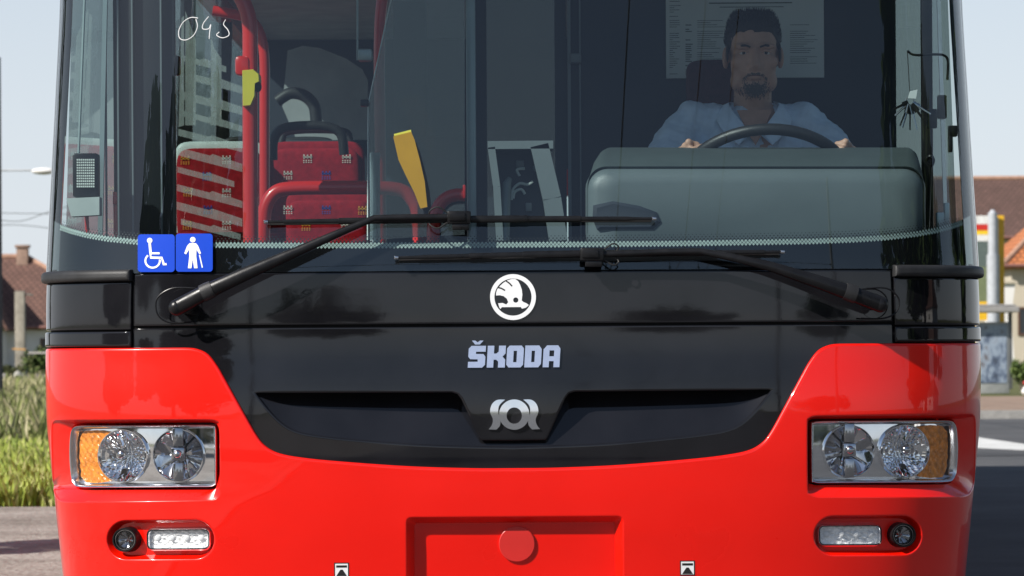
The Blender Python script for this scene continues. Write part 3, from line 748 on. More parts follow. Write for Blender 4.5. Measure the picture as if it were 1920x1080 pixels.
# instrument binnacle
g = empty('dashboard', (0, 0, 0), bus)
def rl(x0, y0, x1, y1, r, Y, n=7): return [P(x, y, Y) for x, y in rrect(x0, y0, x1, y1, r, n)]
mb = MB()
mb.loft([rl(1150, 345, 1690, 470, 18, .375), rl(1122, 329, 1715, 474, 28, .38), rl(1106, 319, 1729, 476, 38, .395), rl(1099, 315, 1735, 478, 40, .42), rl(1098, 314.5, 1736, 478, 40, .60)], cap0=True)
mb.build('binnacle_face', 'dash', g, smooth=60, merge=1e-6)
mb = MB()
hood = []
for Y, x0, y0, x1, r in ((.412, 1101, 316, 1734, 34), (.405, 1103, 312, 1733, 34), (.43, 1106, 304, 1731, 32), (.50, 1112, 290, 1727, 26), (.62, 1122, 279, 1722, 20), (.70, 1130, 276.5, 1716, 16), (.80, 1136, 281, 1710, 12)):
    hood.append([P(x, y, Y) for x, y in rrect(x0, y0, x1, 470, r, 7)])
mb.loft(hood, cap1=True); mb.build('binnacle_hood', mat('dark_hood', (.060, .078, .080), .55, 0, .45, var=.08, bump=.0006, bscale=700), g, smooth=50)
mb = MB()  # scooped pocket on the lower left of the face
pk = [P(x, y, .372) for x, y in [(1113, 385), (1150, 377), (1200, 386), (1232, 398), (1240, 416), (1225, 430), (1120, 430), (1112, 410)]]
pk2 = [P(x, y, .366) for x, y in [(1120, 390), (1150, 382), (1198, 391), (1226, 401), (1232, 414), (1220, 425), (1126, 425), (1119, 408)]]
mb.loft([[p+Vector((0, .02, 0)) for p in pk], pk, pk2], cap1=True); mb.build('binnacle_pocket', 'cabwall', g, smooth=30)
mb = MB(); mb.bx(.18, 1.02, .26, .62, 1.22, 1.262, 0, .01); mb.build('dashboard_shelf', 'dash', g)
# steering wheel
g = empty('steering_wheel', (0, 0, 0), bus)
WC = Vector((.725, .80, 1.480)); WR = .250; tl = R(43)
ex_, ey_ = Vector((1, 0, 0)), Vector((0, -cos(tl), sin(tl)))
def wp(a, r=WR): return WC+ex_*r*cos(R(a))+ey_*r*sin(R(a))
mb = MB(); mb.tube([wp(a) for a in range(0, 360, 6)], .0165, 14, closed=True); mb.build('wheel_rim', mat('black_leather', (.02, .021, .023), .38, 0, .5, var=.2, scale=120, bump=.0006, bscale=500), g)
mb = MB()
for a in (200, 340, 90+180): mb.tube([wp(a), WC-Vector((0, .0, .03))], [.014, .022], 8)
mb.tube([WC+Vector((0, .02, .01)), WC-Vector((0, -.05, .12)), Vector((.725, .62, .95))], [.07, .05, .05], 16); mb.build('wheel_hub', 'plastic', g)
# ticket console beside the driver
g = empty('ticket_console', (0, 0, 0), bus)
mb = MB(); Y = .42
def leg3(pts, wd, dep, mi=0):
    for (a, b) in zip(pts[:-1], pts[1:]):
        A, B_ = P(*a, Y), P(*b, Y); d = (B_-A); nrm = Vector((-d.z, 0, d.x)).normalized()*wd/2
        q = [A+nrm, B_+nrm, B_-nrm, A-nrm]; mb.loft([q, [p+Vector((0, dep, 0)) for p in q]], mi, True, True)
leg3([(1012, 272), (1036, 372), (1048, 452)], .05, .12)
leg3([(915, 272), (1038, 271)], .022, .14); leg3([(922, 276), (932, 350), (938, 452)], .02, .12)
mb.build('console_frame', 'greyplastic', g, smooth=0)
mb = MB(); q = [P(x, y, .52) for x, y in [(918, 280), (1005, 280), (1032, 452), (938, 452)]]; mb.loft([q, [p+Vector((0, .06, 0)) for p in q]], 0, True, True); mb.build('console_back', 'cabwall', g, smooth=0)
mb = MB(); mb.tube([P(946, 452, .45), P(948, 385, .46), P(951, 345, .47), P(956, 335, .48)], [.016, .015, .013, .008], 12); mb.build('handset', mat('shiny_grey_handset', (.20, .23, .22), .2), g)
for q in ([(960, 375), (962, 356), (975, 344), (990, 346), (1000, 340)], [(963, 372), (966, 360), (978, 355), (985, 364)], [(975, 330), (970, 318), (985, 316)]):
    mb = MB(); mb.tube(cr([P(a, b, .49) for a, b in q], 5), .004, 7); mb.build('coiled_cord', mat('pale_cord', (.5, .55, .53), .3), g)
for q in ((968, 300, 984, 314), (986, 380, 998, 396), (968, 404, 990, 412), (1000, 310, 1008, 322)):
    mb = MB(); pbox(mb, *q, .505, .02); mb.build('console_button', 'greyplastic', g)
# partition behind the driver, its glazed door and the pale posts
YP = 1.78
mb = MB(); a = P(1066, 300, YP).x; mb.bx(a, 1.20, YP, YP+.04, .36, 2.52); mb.build('cab_partition', 'cabwall', bus, smooth=0)
g = empty('cab_door', (0, 0, 0), bus)
a0, a1 = P(893, 300, YP).x, P(1063, 300, YP).x
mb = MB(); mb.bx(a0, a1, YP, YP+.03, .36, 1.22); mb.bx(a0, a0+.035, YP, YP+.03, 1.22, 2.5); mb.bx(a1-.035, a1, YP, YP+.03, 1.22, 2.5); mb.build('door_frame', 'cabwall', g, smooth=0)
mb = MB(); mb.bx(a0+.035, a1-.035, YP+.01, YP+.016, 1.22, 2.5); mb.build('door_pane', glass('dark_door_glass', (.16, .17, .19), 1.0), g, smooth=0)
mb = MB(); mb.box(P(1080, 110, YP-.03), (.035, .05, .03), None, 0, .005); mb.build('door_latch', 'greyplastic', g)
mb = MB(); mb.bx(P(874, 0, 1.6).x, P(892, 0, 1.6).x, 1.6, 1.63, .5, 2.5, 0, .004); mb.build('partition_post', 'teal', bus)
mb = MB(); mb.bx(P(1064, 0, YP-.02).x, P(1070, 0, YP-.02).x, YP-.03, YP-.005, .5, 2.5); mb.bx(P(1086, 0, YP-.02).x, P(1089, 0, YP-.02).x, YP-.02, YP-.005, .5, 2.5); mb.build('partition_rail', 'greyplastic', bus, smooth=0)
# driver's seat
g = empty('driver_seat', (0, 0, 0), bus)
msd = mat('dark_red_cloth', (.06, .012, .018), .9, var=.2, scale=60, bump=.001, bscale=400)
def cushion(mb, c, s, mi=0, e=.35, seg=28, rings=16, rot=None):
    """rounded-box cushion"""
    def sg(v, p): return math.copysign(abs(v)**p, v)
    vs = []; fs = []
    for i in range(rings+1):
        a = -pi/2+pi*i/rings
        for k in range(seg):
            b = 2*pi*k/seg
            p = Vector((s[0]*sg(cos(a), e)*sg(cos(b), e), s[1]*sg(cos(a), e)*sg(sin(b), e), s[2]*sg(sin(a), e))); vs.append((rot @ p if rot else p)+Vector(c))
    for i in range(rings):
        for k in range(seg): l = (k+1) % seg; fs.append((i*seg+k, i*seg+l, (i+1)*seg+l, (i+1)*seg+k))
    mb.add(vs, fs, mi)
DX = .742
mb = MB(); cushion(mb, (DX-.02, 1.56, 1.40), (.24, .06, .36)); mb.build('backrest', msd, g)
mb = MB(); h0 = P(1330, 165, 1.53); cushion(mb, (h0.x+.045, 1.53, h0.z+.01), (.115, .04, .075)); mb.build('headrest', msd, g)
mb = MB(); cushion(mb, (DX-.02, 1.30, 1.02), (.25, .25, .07)); mb.build('seat_cushion', msd, g)
mb = MB(); mb.bx(DX-.14, DX+.12, 1.15, 1.45, .36, .96); mb.build('seat_base', 'plastic', g, smooth=0)
# red handrails
def rail(name, pts, r, m='rail', n=6, Y=None, parent=bus):
    q = [P(p[0], p[1], p[2] if len(p) > 2 else Y) for p in pts]; mb = MB(); mb.tube(cr(q, n), r, 12); return mb.build(name, m, parent)
rail('grab_pole', [(473, 640), (471, 440), (470, 200), (470, 100), (468, 40), (455, 0), (430, -35), (380, -60), (330, -70)], .0235, Y=1.26)
rail('grab_pole', [(497, 640), (497, 440), (497, 200), (497, 120), (492, 75), (478, 45), (455, 30), (400, 20)], .017, Y=2.1)
rail('grab_pole', [(716, 640), (714, 300), (712, 120), (715, 20), (728, -40), (760, -90)], .018, Y=1.75)
rail('hoop_rail', [(494, 640), (494, 470), (495, 420), (500, 385), (518, 360), (550, 353), (620, 352), (700, 352), (750, 356), (772, 372), (784, 400), (788, 470), (788, 640)], .0215, Y=1.45)
rail('hoop_rail', [(812, 640), (813, 440), (820, 395), (835, 374), (855, 366), (873, 366)], .020, Y=1.2)
mb = MB(); mb.bx(P(866, 0, 1.2).x, P(872, 0, 1.2).x, 1.18, 1.22, P(0, 378, 1.2).z, P(0, 352, 1.2).z, 0, .004); mb.build('rail_bracket', 'rail', bus)
# validator on the door pole: red cradle and lemon case
g = empty('ticket_validator', (0, 0, 0), bus)
mb = MB(); pbox(mb, 441, 104, 468, 141, 1.23, .05, 0, .012); mb.build('cradle', 'rail', g)
vl = [(455, 132), (476, 130), (486, 138), (487, 152), (479, 156), (478, 180), (470, 198), (456, 199)]
mb = MB(); l0 = [P(x, y, 1.195) for x, y in vl]; l1 = [P(x, y, 1.17) for x, y in [(a*.94+468*.06, b*.97+165*.03) for a, b in vl]]
mb.loft([[p+Vector((0, .10, 0)) for p in l0], l0, l1], 0, True, True); mb.build('case', 'lemon', g, smooth=20)
mb = MB(); mb.ell(P(484, 163, 1.21), (.012, .015, .016)); mb.build('card_slot', 'plastic', g)
# amber flap hanging from the rail
g = empty('amber_barrier_flap', (0, 0, 0), bus)
fl = [(738, 256), (772, 248), (778, 262), (788, 300), (797, 340), (802, 388), (789, 391), (778, 362), (762, 330), (748, 300)]
mb = MB(); l0 = [P(x, y, .95) for x, y in fl]
mb.loft([[p+Vector((0, .02, 0)) for p in l0], l0], 0, True, True); mb.build('flap', 'yellow', g, smooth=20)
mb = MB(); mb.tube([P(740, 255, .965), P(772, 247, .965)], .006, 8); mb.build('flap_edge', 'lemon', g)
# glass screen with pale post in the aisle
mb = MB(); mb.bx(P(692, 0, 1.3).x, P(711, 0, 1.3).x, 1.30, 1.33, .4, P(0, 290, 1.3).z, 0, .003); mb.build('screen_post', 'teal', bus)
mb = MB(); mb.tube([P(736, -10, 1.28), P(691, 196, 1.28), P(690, 450, 1.28)], .0022, 6); mb.build('screen_glass_edge', mat('painted_edge_glint', (.75, .85, .83), .2), bus)  # sun glint along the glass edge, painted as a pale rod
mb = MB(); q = [P(a, b, 1.285) for a, b in [(691, 196), (736, -10), (872, -10), (872, 440), (690, 450)]]; mb.loft([q, [p+Vector((0, .004, 0)) for p in q]], 0, True, True); mb.build('screen_pane', 'doorglass', bus, smooth=0)
mb = MB(); pbox(mb, 672, 91, 698, 114, 1.24, .05, 0, .006); mb.tube([P(671, -30, 1.26), P(671, 113, 1.26)], .003, 6); mb.build('card_reader', 'teal', bus)
mb = MB(); pbox(mb, 676, 186, 692, 199, 1.25, .05, 0, .004); mb.build('screen_clamp', 'plastic', bus)
# passenger seats
def seat(x0, x1, yt, yb, Y, motifs, handle, shell='seatrim'):
    g = empty('passenger_seat', (0, 0, 0), bus)
    a, b = P(x0, yb, Y), P(x1, yt, Y); cx, cz = (a.x+b.x)/2, (a.z+b.z)/2; sx, sz = (b.x-a.x)/2, (b.z-a.z)/2
    mb = MB(); cushion(mb, (cx, Y+.06, cz), (sx, .045, sz), e=.28); mb.build('backrest', 'seat', g)
    mb = MB(); cushion(mb, (cx, Y+.125, cz+.012), (sx+.012, .035, sz+.016), e=.25); mb.build('seat_shell', shell, g)
    mb = MB(); cushion(mb, (cx, Y-.20, cz-sz-.02), (sx, .24, .045), e=.3); mb.build('seat_cushion', 'seat', g)
    mb = MB(); mb.bx(cx-.15, cx+.15, Y-.3, Y+.1, .36, cz-sz-.07); mb.build('seat_pedestal', 'plastic', g, smooth=0)
    if handle:
        mb = MB(); z = cz+sz
        mb.tube(cr([(cx-sx*.78, Y+.12, z-.03), (cx-sx*.75, Y+.12, z+.03), (cx-sx*.55, Y+.12, z+.065), (cx+sx*.55, Y+.12, z+.065), (cx+sx*.75, Y+.12, z+.03), (cx+sx*.78, Y+.12, z-.03)], 6), .013, 10); mb.build('seat_handle', 'rubber', g)
    mb = MB(); u = (P(1, 0, Y)-P(0, 0, Y)).x
    for (mx, my, mi) in motifs:
        c = P(mx, my, Y); yy = Y+.0135
        def q(dx, dz, w_, h_): mb.add([(c.x+(dx-w_/2)*u, yy, c.z+(dz-h_/2)*u), (c.x+(dx+w_/2)*u, yy, c.z+(dz-h_/2)*u), (c.x+(dx+w_/2)*u, yy, c.z+(dz+h_/2)*u), (c.x+(dx-w_/2)*u, yy, c.z+(dz+h_/2)*u)], [(0,1,2,3)], mi)
        q(0, 3, 17, 2.4); q(-6.5, 4, 2.6, 8); q(6.5, 4, 2.6, 8); q(0, 4, 2.4, 7)
        for k in range(4): q(-7+k*4.6, -3.5, 2.4, 2.2); q(-7+k*4.6, -7, 2.4, 2.0)
    mb.build('seat_motifs', ['motif_w', 'motif_o', 'motif_b'], g, smooth=0)
seat(330, 490, 276, 455, 3.2, [(347, 300, 1), (425, 299, 0), (352, 360, 1), (425, 361, 0), (351, 422, 1), (425, 422, 0), (388, 330, 2), (390, 393, 2), (468, 330, 2)], False)
seat(505, 676, 276, 455, 3.3, [(577, 297, 0), (650, 297, 0), (612, 328, 2), (540, 328, 0), (577, 360, 1), (650, 360, 1)], True, 'seat')
seat(540, 692, 374, 470, 2.35, [(612, 393, 2), (574, 424, 1), (648, 424, 0), (540, 393, 0), (680, 394, 1)], False, 'seat')
for (x0, x1, Y) in ((408, 495, 4.6), (505, 640, 4.7), (480, 560, 6.6), (580, 660, 6.6), (760, 850, 6.4)): seat(x0, x1, 292, 400, Y, [], True)
# rail arches, grey bulkheads deeper in the bus
rail('seat_arch_rail', [(512, 300), (514, 262), (530, 242), (570, 236), (615, 238), (640, 252), (646, 290)], .017, 'rubber', Y=2.9)
rail('seat_arch_rail', [(520, 190), (545, 175), (572, 180), (590, 200), (594, 240)], .022, 'rubber', Y=4.0)
mb = MB(); q = [(540, 95), (568, 86), (600, 90), (650, 110), (680, 130), (690, 150), (690, 275), (650, 275), (560, 270), (530, 200)]
l0 = [P(x, y, 5.6) for x, y in q]; mb.loft([l0, [p+Vector((0, .05, 0)) for p in l0]], 0, True, True); mb.build('equipment_cover', 'ceil', bus, smooth=0)
mb = MB(); pbox(mb, 500, 262, 700, 420, 4.3, .05); mb.build('seat_bulkhead', 'cabwall', bus)
mb = MB(); pbox(mb, 700, 255, 880, 560, 3.6, .05); pbox(mb, 740, 0, 800, 300, 4.6, .05); mb.build('rear_bulkhead', 'cabwall', bus)
mb = MB(); mb.bx(-1.2, 1.2, 8.0, 8.06, 1.9, 2.52); mb.bx(-1.2, -.45, 8.0, 8.06, .36, 1.9); mb.bx(.3, 1.2, 8.0, 8.06, .36, 1.9); mb.build('joint_bulkhead', 'cabwall', bus, smooth=0)
# door area on the photo's left: folded door leaf, posts, little loudspeaker and box
mb = MB(); mb.bx(P(212, 0, .60).x, P(328, 0, .60).x, .60, .63, .4, 2.5, 0, .004); mb.build('door_leaf', mat('dark_door_panel', (.010, .013, .017), .45), bus)
for x in (196, 219, 246, 300):
    mb = MB(); mb.bx(P(x, 0, .58).x, P(x+3, 0, .58).x, .58, .597, .4, 2.5); mb.build('door_seal', 'greyplastic', bus, smooth=0)
mb = MB(); q = [P(194, -20, .56), P(202, -20, .56), P(192, 470, .56), P(183, 470, .56)]; mb.loft([q, [p+Vector((0, .02, 0)) for p in q]], 0, True, True); mb.build('door_edge_post', 'teal', bus, smooth=0)
mb = MB(); mb.tube([P(160, -20, .5), P(148, 290, .5)], .004, 6); mb.build('door_cable', 'teal', bus)
mb = MB(); pbox(mb, 323, 104, 337, 140, .60, .05, 0, .006); mb.build('door_hinge', 'plastic', bus)
g = empty('wall_speaker', (0, 0, 0), bus)
mb = MB(); pbox(mb, 137, 287, 184, 370, .44, .06, 0, .006); mb.build('speaker_case', 'plastic', g)
mb = MB()
for i in range(11):
    for j in range(9): pbox(mb, 144.5+j*3.8, 298+i*5, 147.3+j*3.8, 301.2+i*5, .436, .005, 0, 0)
mb.build('speaker_grille', mat('pale_grille', (.72, .76, .72), .5), g, smooth=0)
mb = MB(); q = [P(125, 372, .40), P(187, 369, .40), P(187, 403, .40), P(134, 406, .40)]; mb.loft([q, [p+Vector((0, .07, 0)) for p in q]], 0, True, True); mb.build('door_control_box', mat('pale_box', (.55, .6, .58), .5), bus, smooth=0)
for x in (216, 163):
    mb = MB(); mb.tube([P(x, 360 if x > 200 else 405, .5), P(x+2, 450, .5)], .006, 8); mb.build('red_cable', 'rail', bus)
mb = MB(); pbox(mb, 212, 366, 220, 384, .49, .02, 0, .003); mb.build('emergency_tab', 'rail', bus)
# glass pane by the first seat, a pale reflection painted on it as bars
g = empty('reflection_screen', (0, 0, 0), bus)
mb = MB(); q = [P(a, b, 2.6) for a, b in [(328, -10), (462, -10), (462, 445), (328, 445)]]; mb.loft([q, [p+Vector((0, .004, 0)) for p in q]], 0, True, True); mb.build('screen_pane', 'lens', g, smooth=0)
fm = bpy.data.materials.new('painted_reflection'); fm.use_nodes = True; nt = fm.node_tree; bs = nt.nodes['Principled BSDF']
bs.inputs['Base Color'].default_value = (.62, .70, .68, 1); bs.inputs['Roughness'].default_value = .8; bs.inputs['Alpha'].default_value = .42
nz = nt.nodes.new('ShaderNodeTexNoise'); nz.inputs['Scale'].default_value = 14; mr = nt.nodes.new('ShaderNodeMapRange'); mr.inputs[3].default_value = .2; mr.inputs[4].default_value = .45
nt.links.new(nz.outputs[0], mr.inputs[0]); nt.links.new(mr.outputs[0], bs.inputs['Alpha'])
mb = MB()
def pale_bar(l): mb.add([P(a, b, 2.595) for a, b in l], [tuple(range(len(l)))])
pale_bar([(330, 40), (346, 30), (346, 235), (330, 240)]); pale_bar([(348, 20), (368, 75), (368, 235), (348, 235)]); pale_bar([(396, 65), (402, 90), (416, 110), (416, 235), (396, 235)])
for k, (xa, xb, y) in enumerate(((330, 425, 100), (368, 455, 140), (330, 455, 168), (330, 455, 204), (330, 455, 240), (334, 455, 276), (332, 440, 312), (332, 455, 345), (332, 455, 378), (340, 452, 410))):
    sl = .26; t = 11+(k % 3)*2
    pale_bar([(xa, y), ((xa+xb)/2, y+sl*(xb-xa)/2), ((xa+xb)/2+5, y+sl*(xb-xa)/2-3), (xb, y+sl*(xb-xa)), (xb, y+sl*(xb-xa)+t), ((xa+xb)/2, y+sl*(xb-xa)/2+t), (xa, y+t)])
mb.build('reflection_bars', fm, g, smooth=0)
# driver's side: window post, mirror bracket, knob
mb = MB(); mb.bx(1.155, 1.185, .62, .66, .9, 2.5, 0, .004); mb.build('cab_post', 'plastic', bus)
mb = MB(); q = [P(1757, -20, .55), P(1764, -20, .55), P(1777, 385, .55), P(1770, 385, .55)]; mb.loft([q, [p+Vector((0, .012, 0)) for p in q]], 0, True, True); mb.build('bright_window_channel', 'chrome_rough', bus, smooth=0)
g = empty('curtain_bracket', (0, 0, 0), bus)
mb = MB(); mb.tube(cr([P(1702, 95, .55), P(1716, 103, .55), P(1760, 102, .55), P(1774, 106, .55), P(1778, 118, .55), P(1777, 150, .55)], 5), .0035, 8); mb.build('bracket_rod', 'plastic', g)
mb = MB(); pbox(mb, 1760, 178, 1776, 222, .53, .03); pbox(mb, 1740, 204, 1758, 240, .53, .03); pbox(mb, 1780, 235, 1796, 256, .53, .03); pbox(mb, 1780, 255, 1787, 285, .53, .03); mb.build('bracket_block', 'plastic', g)
mb = MB(); mb.tube(cr([P(1738, 300, .5), P(1745, 293, .49), P(1750, 300, .49), P(1746, 310, .5)], 5, True), .006, 8, closed=True); mb.tube([P(1745, 302, .5), P(1743, 360, .52), P(1740, 440, .52)], .005, 8); mb.build('microphone_stalk', 'plastic', bus)
mb = MB(); pbox(mb, 1757, 398, 1772, 428, .5, .03); pbox(mb, 1772, 380, 1781, 424, .5, .03, 0); mb.build('switch_block', 'teal', bus)
# things that hang or stick in the cab
nt_o = empty('notice_sheet', (0, 0, 0)); tag(nt_o, 'large printed notice sheet on the dark wall behind the driver', 'notice')
mb = MB(); a, b = P(1250, 147, YP-.012), P(1545, -40, YP-.012); mb.bx(a.x, b.x, YP-.012, YP-.008, a.z, b.z); mb.build('sheet', 'paper', nt_o, smooth=0)
mb = MB(); rnd = random.Random(3)
def ink(x0, x1, y, h):
    a, b = P(x0, y+h, YP-.0135), P(x1, y, YP-.0135); mb.add([(a.x, YP-.0135, a.z), (b.x, YP-.0135, a.z), (b.x, YP-.0135, b.z), (a.x, YP-.0135, b.z)], [(0,1,2,3)])
for y in range(-30, 140, 4):
    if rnd.random() < .85: ink(1256, 1256+rnd.uniform(8, 26) if y < 30 else 1256+rnd.uniform(6, 20), y, 1.2)
    if 40 < y < 140 and rnd.random() < .8: ink(1286, 1286+rnd.uniform(6, 14), y, 1.8)
    if 36 < y < 130 and rnd.random() < .8: ink(1308, 1308+rnd.uniform(20, 55), y, 1.1)
    if 44 < y < 120 and rnd.random() < .75: ink(1482, 1482+rnd.uniform(25, 56), y, 1.1)
ink(1330, 1486, 4, 3); ink(1350, 1470, 12, 2)
mb.build('printed_lines', mat('grey_ink', (.12, .14, .14), .8), nt_o, smooth=0)
ky = empty('key_bunch', (0, 0, 0)); tag(ky, 'bunch of keys with white tag hanging at the cab side window', 'keys')
c0 = P(1707, 190, .50)
mb = MB(); mb.tube([c0+Vector((cos(a)*.012, 0, sin(a)*.012)) for a in np.linspace(0, 2*pi, 16, False)], .0015, 6, closed=True); mb.build('key_ring', 'chrome_rough', ky)
mb = MB(); q = [P(x, y, .49) for x, y in [(1703, 184), (1707, 171), (1721, 168), (1718, 185)]]; mb.loft([q, [p+Vector((0, .003, 0)) for p in q]], 0, True, True); mb.build('key_tag', 'paper', ky, smooth=0)
for i, (x, y) in enumerate(((1676, 205), (1679, 217), (1688, 236), (1693, 239), (1707, 244), (1720, 243), (1738, 232), (1746, 214))):
    e = P(x, y, .49+.004*(i % 3)); mb = MB(); d = e-c0; m_ = c0+d*.45
    mb.tube([c0+d*.12, m_], [.007, .0075], 8, flat=.3); mb.tube([m_, e], [.0035, .0028], 6, flat=.5)
    mb.build('key', 'bulb' if i % 2 else 'plastic', ky)
mb = MB(); mb.tube([c0+Vector((0, 0, .012)), P(1702, 95, .53)], .0012, 6); mb.build('key_cord', 'plastic', ky)

# ------------------------------------------------------------------ the driver
person = empty('person', (DX, 1.25, 1.09)); tag(person, 'bus driver in pale blue polo shirt, short dark hair and goatee, hands on wheel', 'person')
inv = Matrix.Translation((-DX, -1.25, -1.09))
def remesh(mb, name, m, vox, it=3, fac=.5):
    o = mb.build(name, m, None, smooth=0); md = o.modifiers.new('r', 'REMESH'); md.mode = 'VOXEL'; md.voxel_size = vox
    sm = o.modifiers.new('s', 'SMOOTH'); sm.iterations = it; sm.factor = fac
    dg = bpy.context.evaluated_depsgraph_get(); me = bpy.data.meshes.new_from_object(o.evaluated_get(dg))
    old = o.data; o.modifiers.clear(); o.data = me; me.transform(inv); me.polygons.foreach_set('use_smooth', [True]*len(me.polygons))
    if not me.materials: me.materials.append(M[m] if isinstance(m, str) else m)
    o.parent = person; return o
def done(mb, name, m, smooth=40):
    o = mb.build(name, m, None, smooth); o.data.transform(inv); o.parent = person; return o
M['skin'] = mat('skin', (.50, .29, .21), .5, 0, .4, var=.1, scale=30, bump=.0005, bscale=300)
M['shirt'] = mat('pale_blue_polo', (.62, .75, .92), .85, 0, .2, var=.08, scale=25, bump=.0008, bscale=600)
M['hair'] = mat('dark_hair', (.018, .014, .013), .6, 0, .4, var=.4, scale=120, bump=.003, bscale=250)
HC = P(1413, 103, 1.22); hx, hz, hy = HC.x, HC.z, 1.22
V = lambda x, y, z: Vector((hx+x, hy+y, hz+z))       # head space: -y towards the windscreen
mb = MB()
mb.ell(V(0, .015, .035), (.078, .098, .090), 28, 20)            # skull
mb.ell(V(0, -.015, -.030), (.068, .076, .088), 28, 20)          # face
mb.ell(V(0, -.048, -.098), (.040, .034, .030), 20, 14)          # chin
for s in (-1, 1):
    mb.ell(V(s*.044, -.016, -.078), (.026, .046, .034))         # jaw
    mb.ell(V(s*.046, -.056, -.026), (.024, .020, .022))         # cheekbone
    mb.ell(V(s*.034, -.078, .019), (.030, .015, .010))          # brow ridge
    mb.ell(V(s*.081, .012, -.008), (.010, .020, .034), rot=Matrix.Rotation(s*.25, 3, 'Z'))   # ear
    mb.ell(V(s*.013, -.088, -.044), (.010, .012, .009))         # nostril wing
mb.tube([V(0, -.080, .016), V(0, -.092, -.012), V(0, -.106, -.040), V(0, -.094, -.050)], [.009, .011, .0135, .008], 12)
mb.ell(V(0, -.084, -.062), (.027, .012, .0065)); mb.ell(V(0, -.082, -.073), (.023, .011, .0065))
nz0 = hz-.10
sh = [P(1290, 222, 1.27), P(1520, 225, 1.27)]
mb.limb([Vector((hx, hy+.03, hz-.06)), Vector((hx, hy+.04, hz-.13)), Vector((hx, hy+.05, hz-.20))], [.056, .057, .058])
mb.limb([sh[0]+Vector((.03, 0, -.015)), Vector((hx, 1.28, hz-.205)), sh[1]+Vector((-.03, 0, -.015))], [.045, .050, .045])
mb.limb([Vector((hx, 1.29, hz-.25)), Vector((hx, 1.30, hz-.42)), Vector((hx, 1.32, hz-.60)), Vector((hx, 1.33, hz-.74))], [.125, .135, .13, .14])
for s in (-1, 1):
    mb.limb([Vector((hx+s*.085, 1.30, 1.14)), Vector((hx+s*.14, .98, 1.16)), Vector((hx+s*.14, .80, .76)), Vector((hx+s*.14, .74, .44))], [.085, .066, .052, .04])
    mb.limb([Vector((hx+s*.14, .76, .41)), Vector((hx+s*.15, .60, .40))], [.04, .034])
    mb.limb([Vector((hx+s*.08, 1.29, hz-.30)), Vector((hx+s*.09, 1.31, hz-.60))], [.10, .10])
hands = []
for s, ang, i in ((-1, 151, 0), (1, 29, 1)):
    c = wp(ang)+Vector((0, 0, .008)); tn = (wp(ang+4)-wp(ang-4)).normalized(); wrist = c+Vector((s*.045, .075, .0)); el = Vector((hx+s*.315, 1.10, 1.475))
    S0 = sh[i]+Vector((-s*.0, 0, -.035))
    mb.limb([S0, S0*.5+el*.5+Vector((s*.01, 0, 0)), el, el*.5+wrist*.5, wrist], [.056, .050, .043, .039, .028])
    palm = c+Vector((s*.016, .034, .012)); mb.limb([wrist, palm], [.028, .030])
    nn = (c-WC).normalized(); ax = tn
    up = nn.cross(ax).normalized(); up = up if up.z > 0 else -up
    for f in range(4):                                          # four fingers closing over the rim
        off = ax*((f-1.5)*.021); ln = (.9, 1.0, .97, .82)[f]
        k1 = c+off+up*.034*ln+nn*.022; k2 = c+off+up*.038*ln-nn*.004; k3 = c+off+up*.008-nn*.027*ln; k4 = c+off-up*.014-nn*.022
        mb.limb([palm+off*.7, k1, k2, k3, k4], [.016, .012, .0115, .010, .009], 10)
    th = ax*(1 if ax.z > 0 else -1)
    mb.limb([palm+th*.02, c+th*.040+nn*.012-up*.004, c+th*.052-nn*.012+up*.012, c+th*.050-nn*.024+up*.016], [.014, .0115, .0105, .009], 10)
remesh(mb, 'body', 'skin', .0045, 4)
# shirt
mb = MB()
mb.limb([sh[0]+Vector((.02, 0, -.02)), Vector((hx, 1.285, hz-.225)), sh[1]+Vector((-.02, 0, -.02))], [.072, .082, .072])
mb.limb([Vector((hx-.03, 1.29, hz-.27)), Vector((hx-.02, 1.30, hz-.44)), Vector((hx, 1.32, hz-.62)), Vector((hx, 1.33, hz-.76))], [.138, .148, .145, .155])
for s, i in ((-1, 0), (1, 1)):
    mb.limb([Vector((hx+s*.085, 1.29, hz-.30)), Vector((hx+s*.09, 1.31, hz-.62))], [.115, .115])
    el = Vector((hx+s*.315, 1.10, 1.475)); S0 = sh[i]+Vector((0, 0, -.035)); mid = S0*.45+el*.55+Vector((s*.01, 0, 0))
    mb.tube([S0, S0*.6+mid*.4, mid, mid*.85+el*.15], [.070, .070, .069, .072], 16); mb.ell(S0, (.07, .07, .07))
o = remesh(mb, 'polo_shirt', 'shirt', .006, 6)
me = o.data; rr = random.Random(5)
co = np.empty(len(me.vertices)*3); me.vertices.foreach_get('co', co); co = co.reshape(-1, 3); no = np.empty(len(me.vertices)*3); me.vertices.foreach_get('normal', no); no = no.reshape(-1, 3)
wr = np.zeros(len(co))
for _ in range(9):                                              # folds running from the armpits
    k = np.array([rr.uniform(-1, 1), rr.uniform(-.5, .5), rr.uniform(-1, 1)]); k /= np.linalg.norm(k); wr += np.sin(co @ k*rr.uniform(40, 110)+rr.uniform(0, 6))**3
co += no*(wr*.0019)[:, None]; me.vertices.foreach_set('co', co.ravel()); me.update()
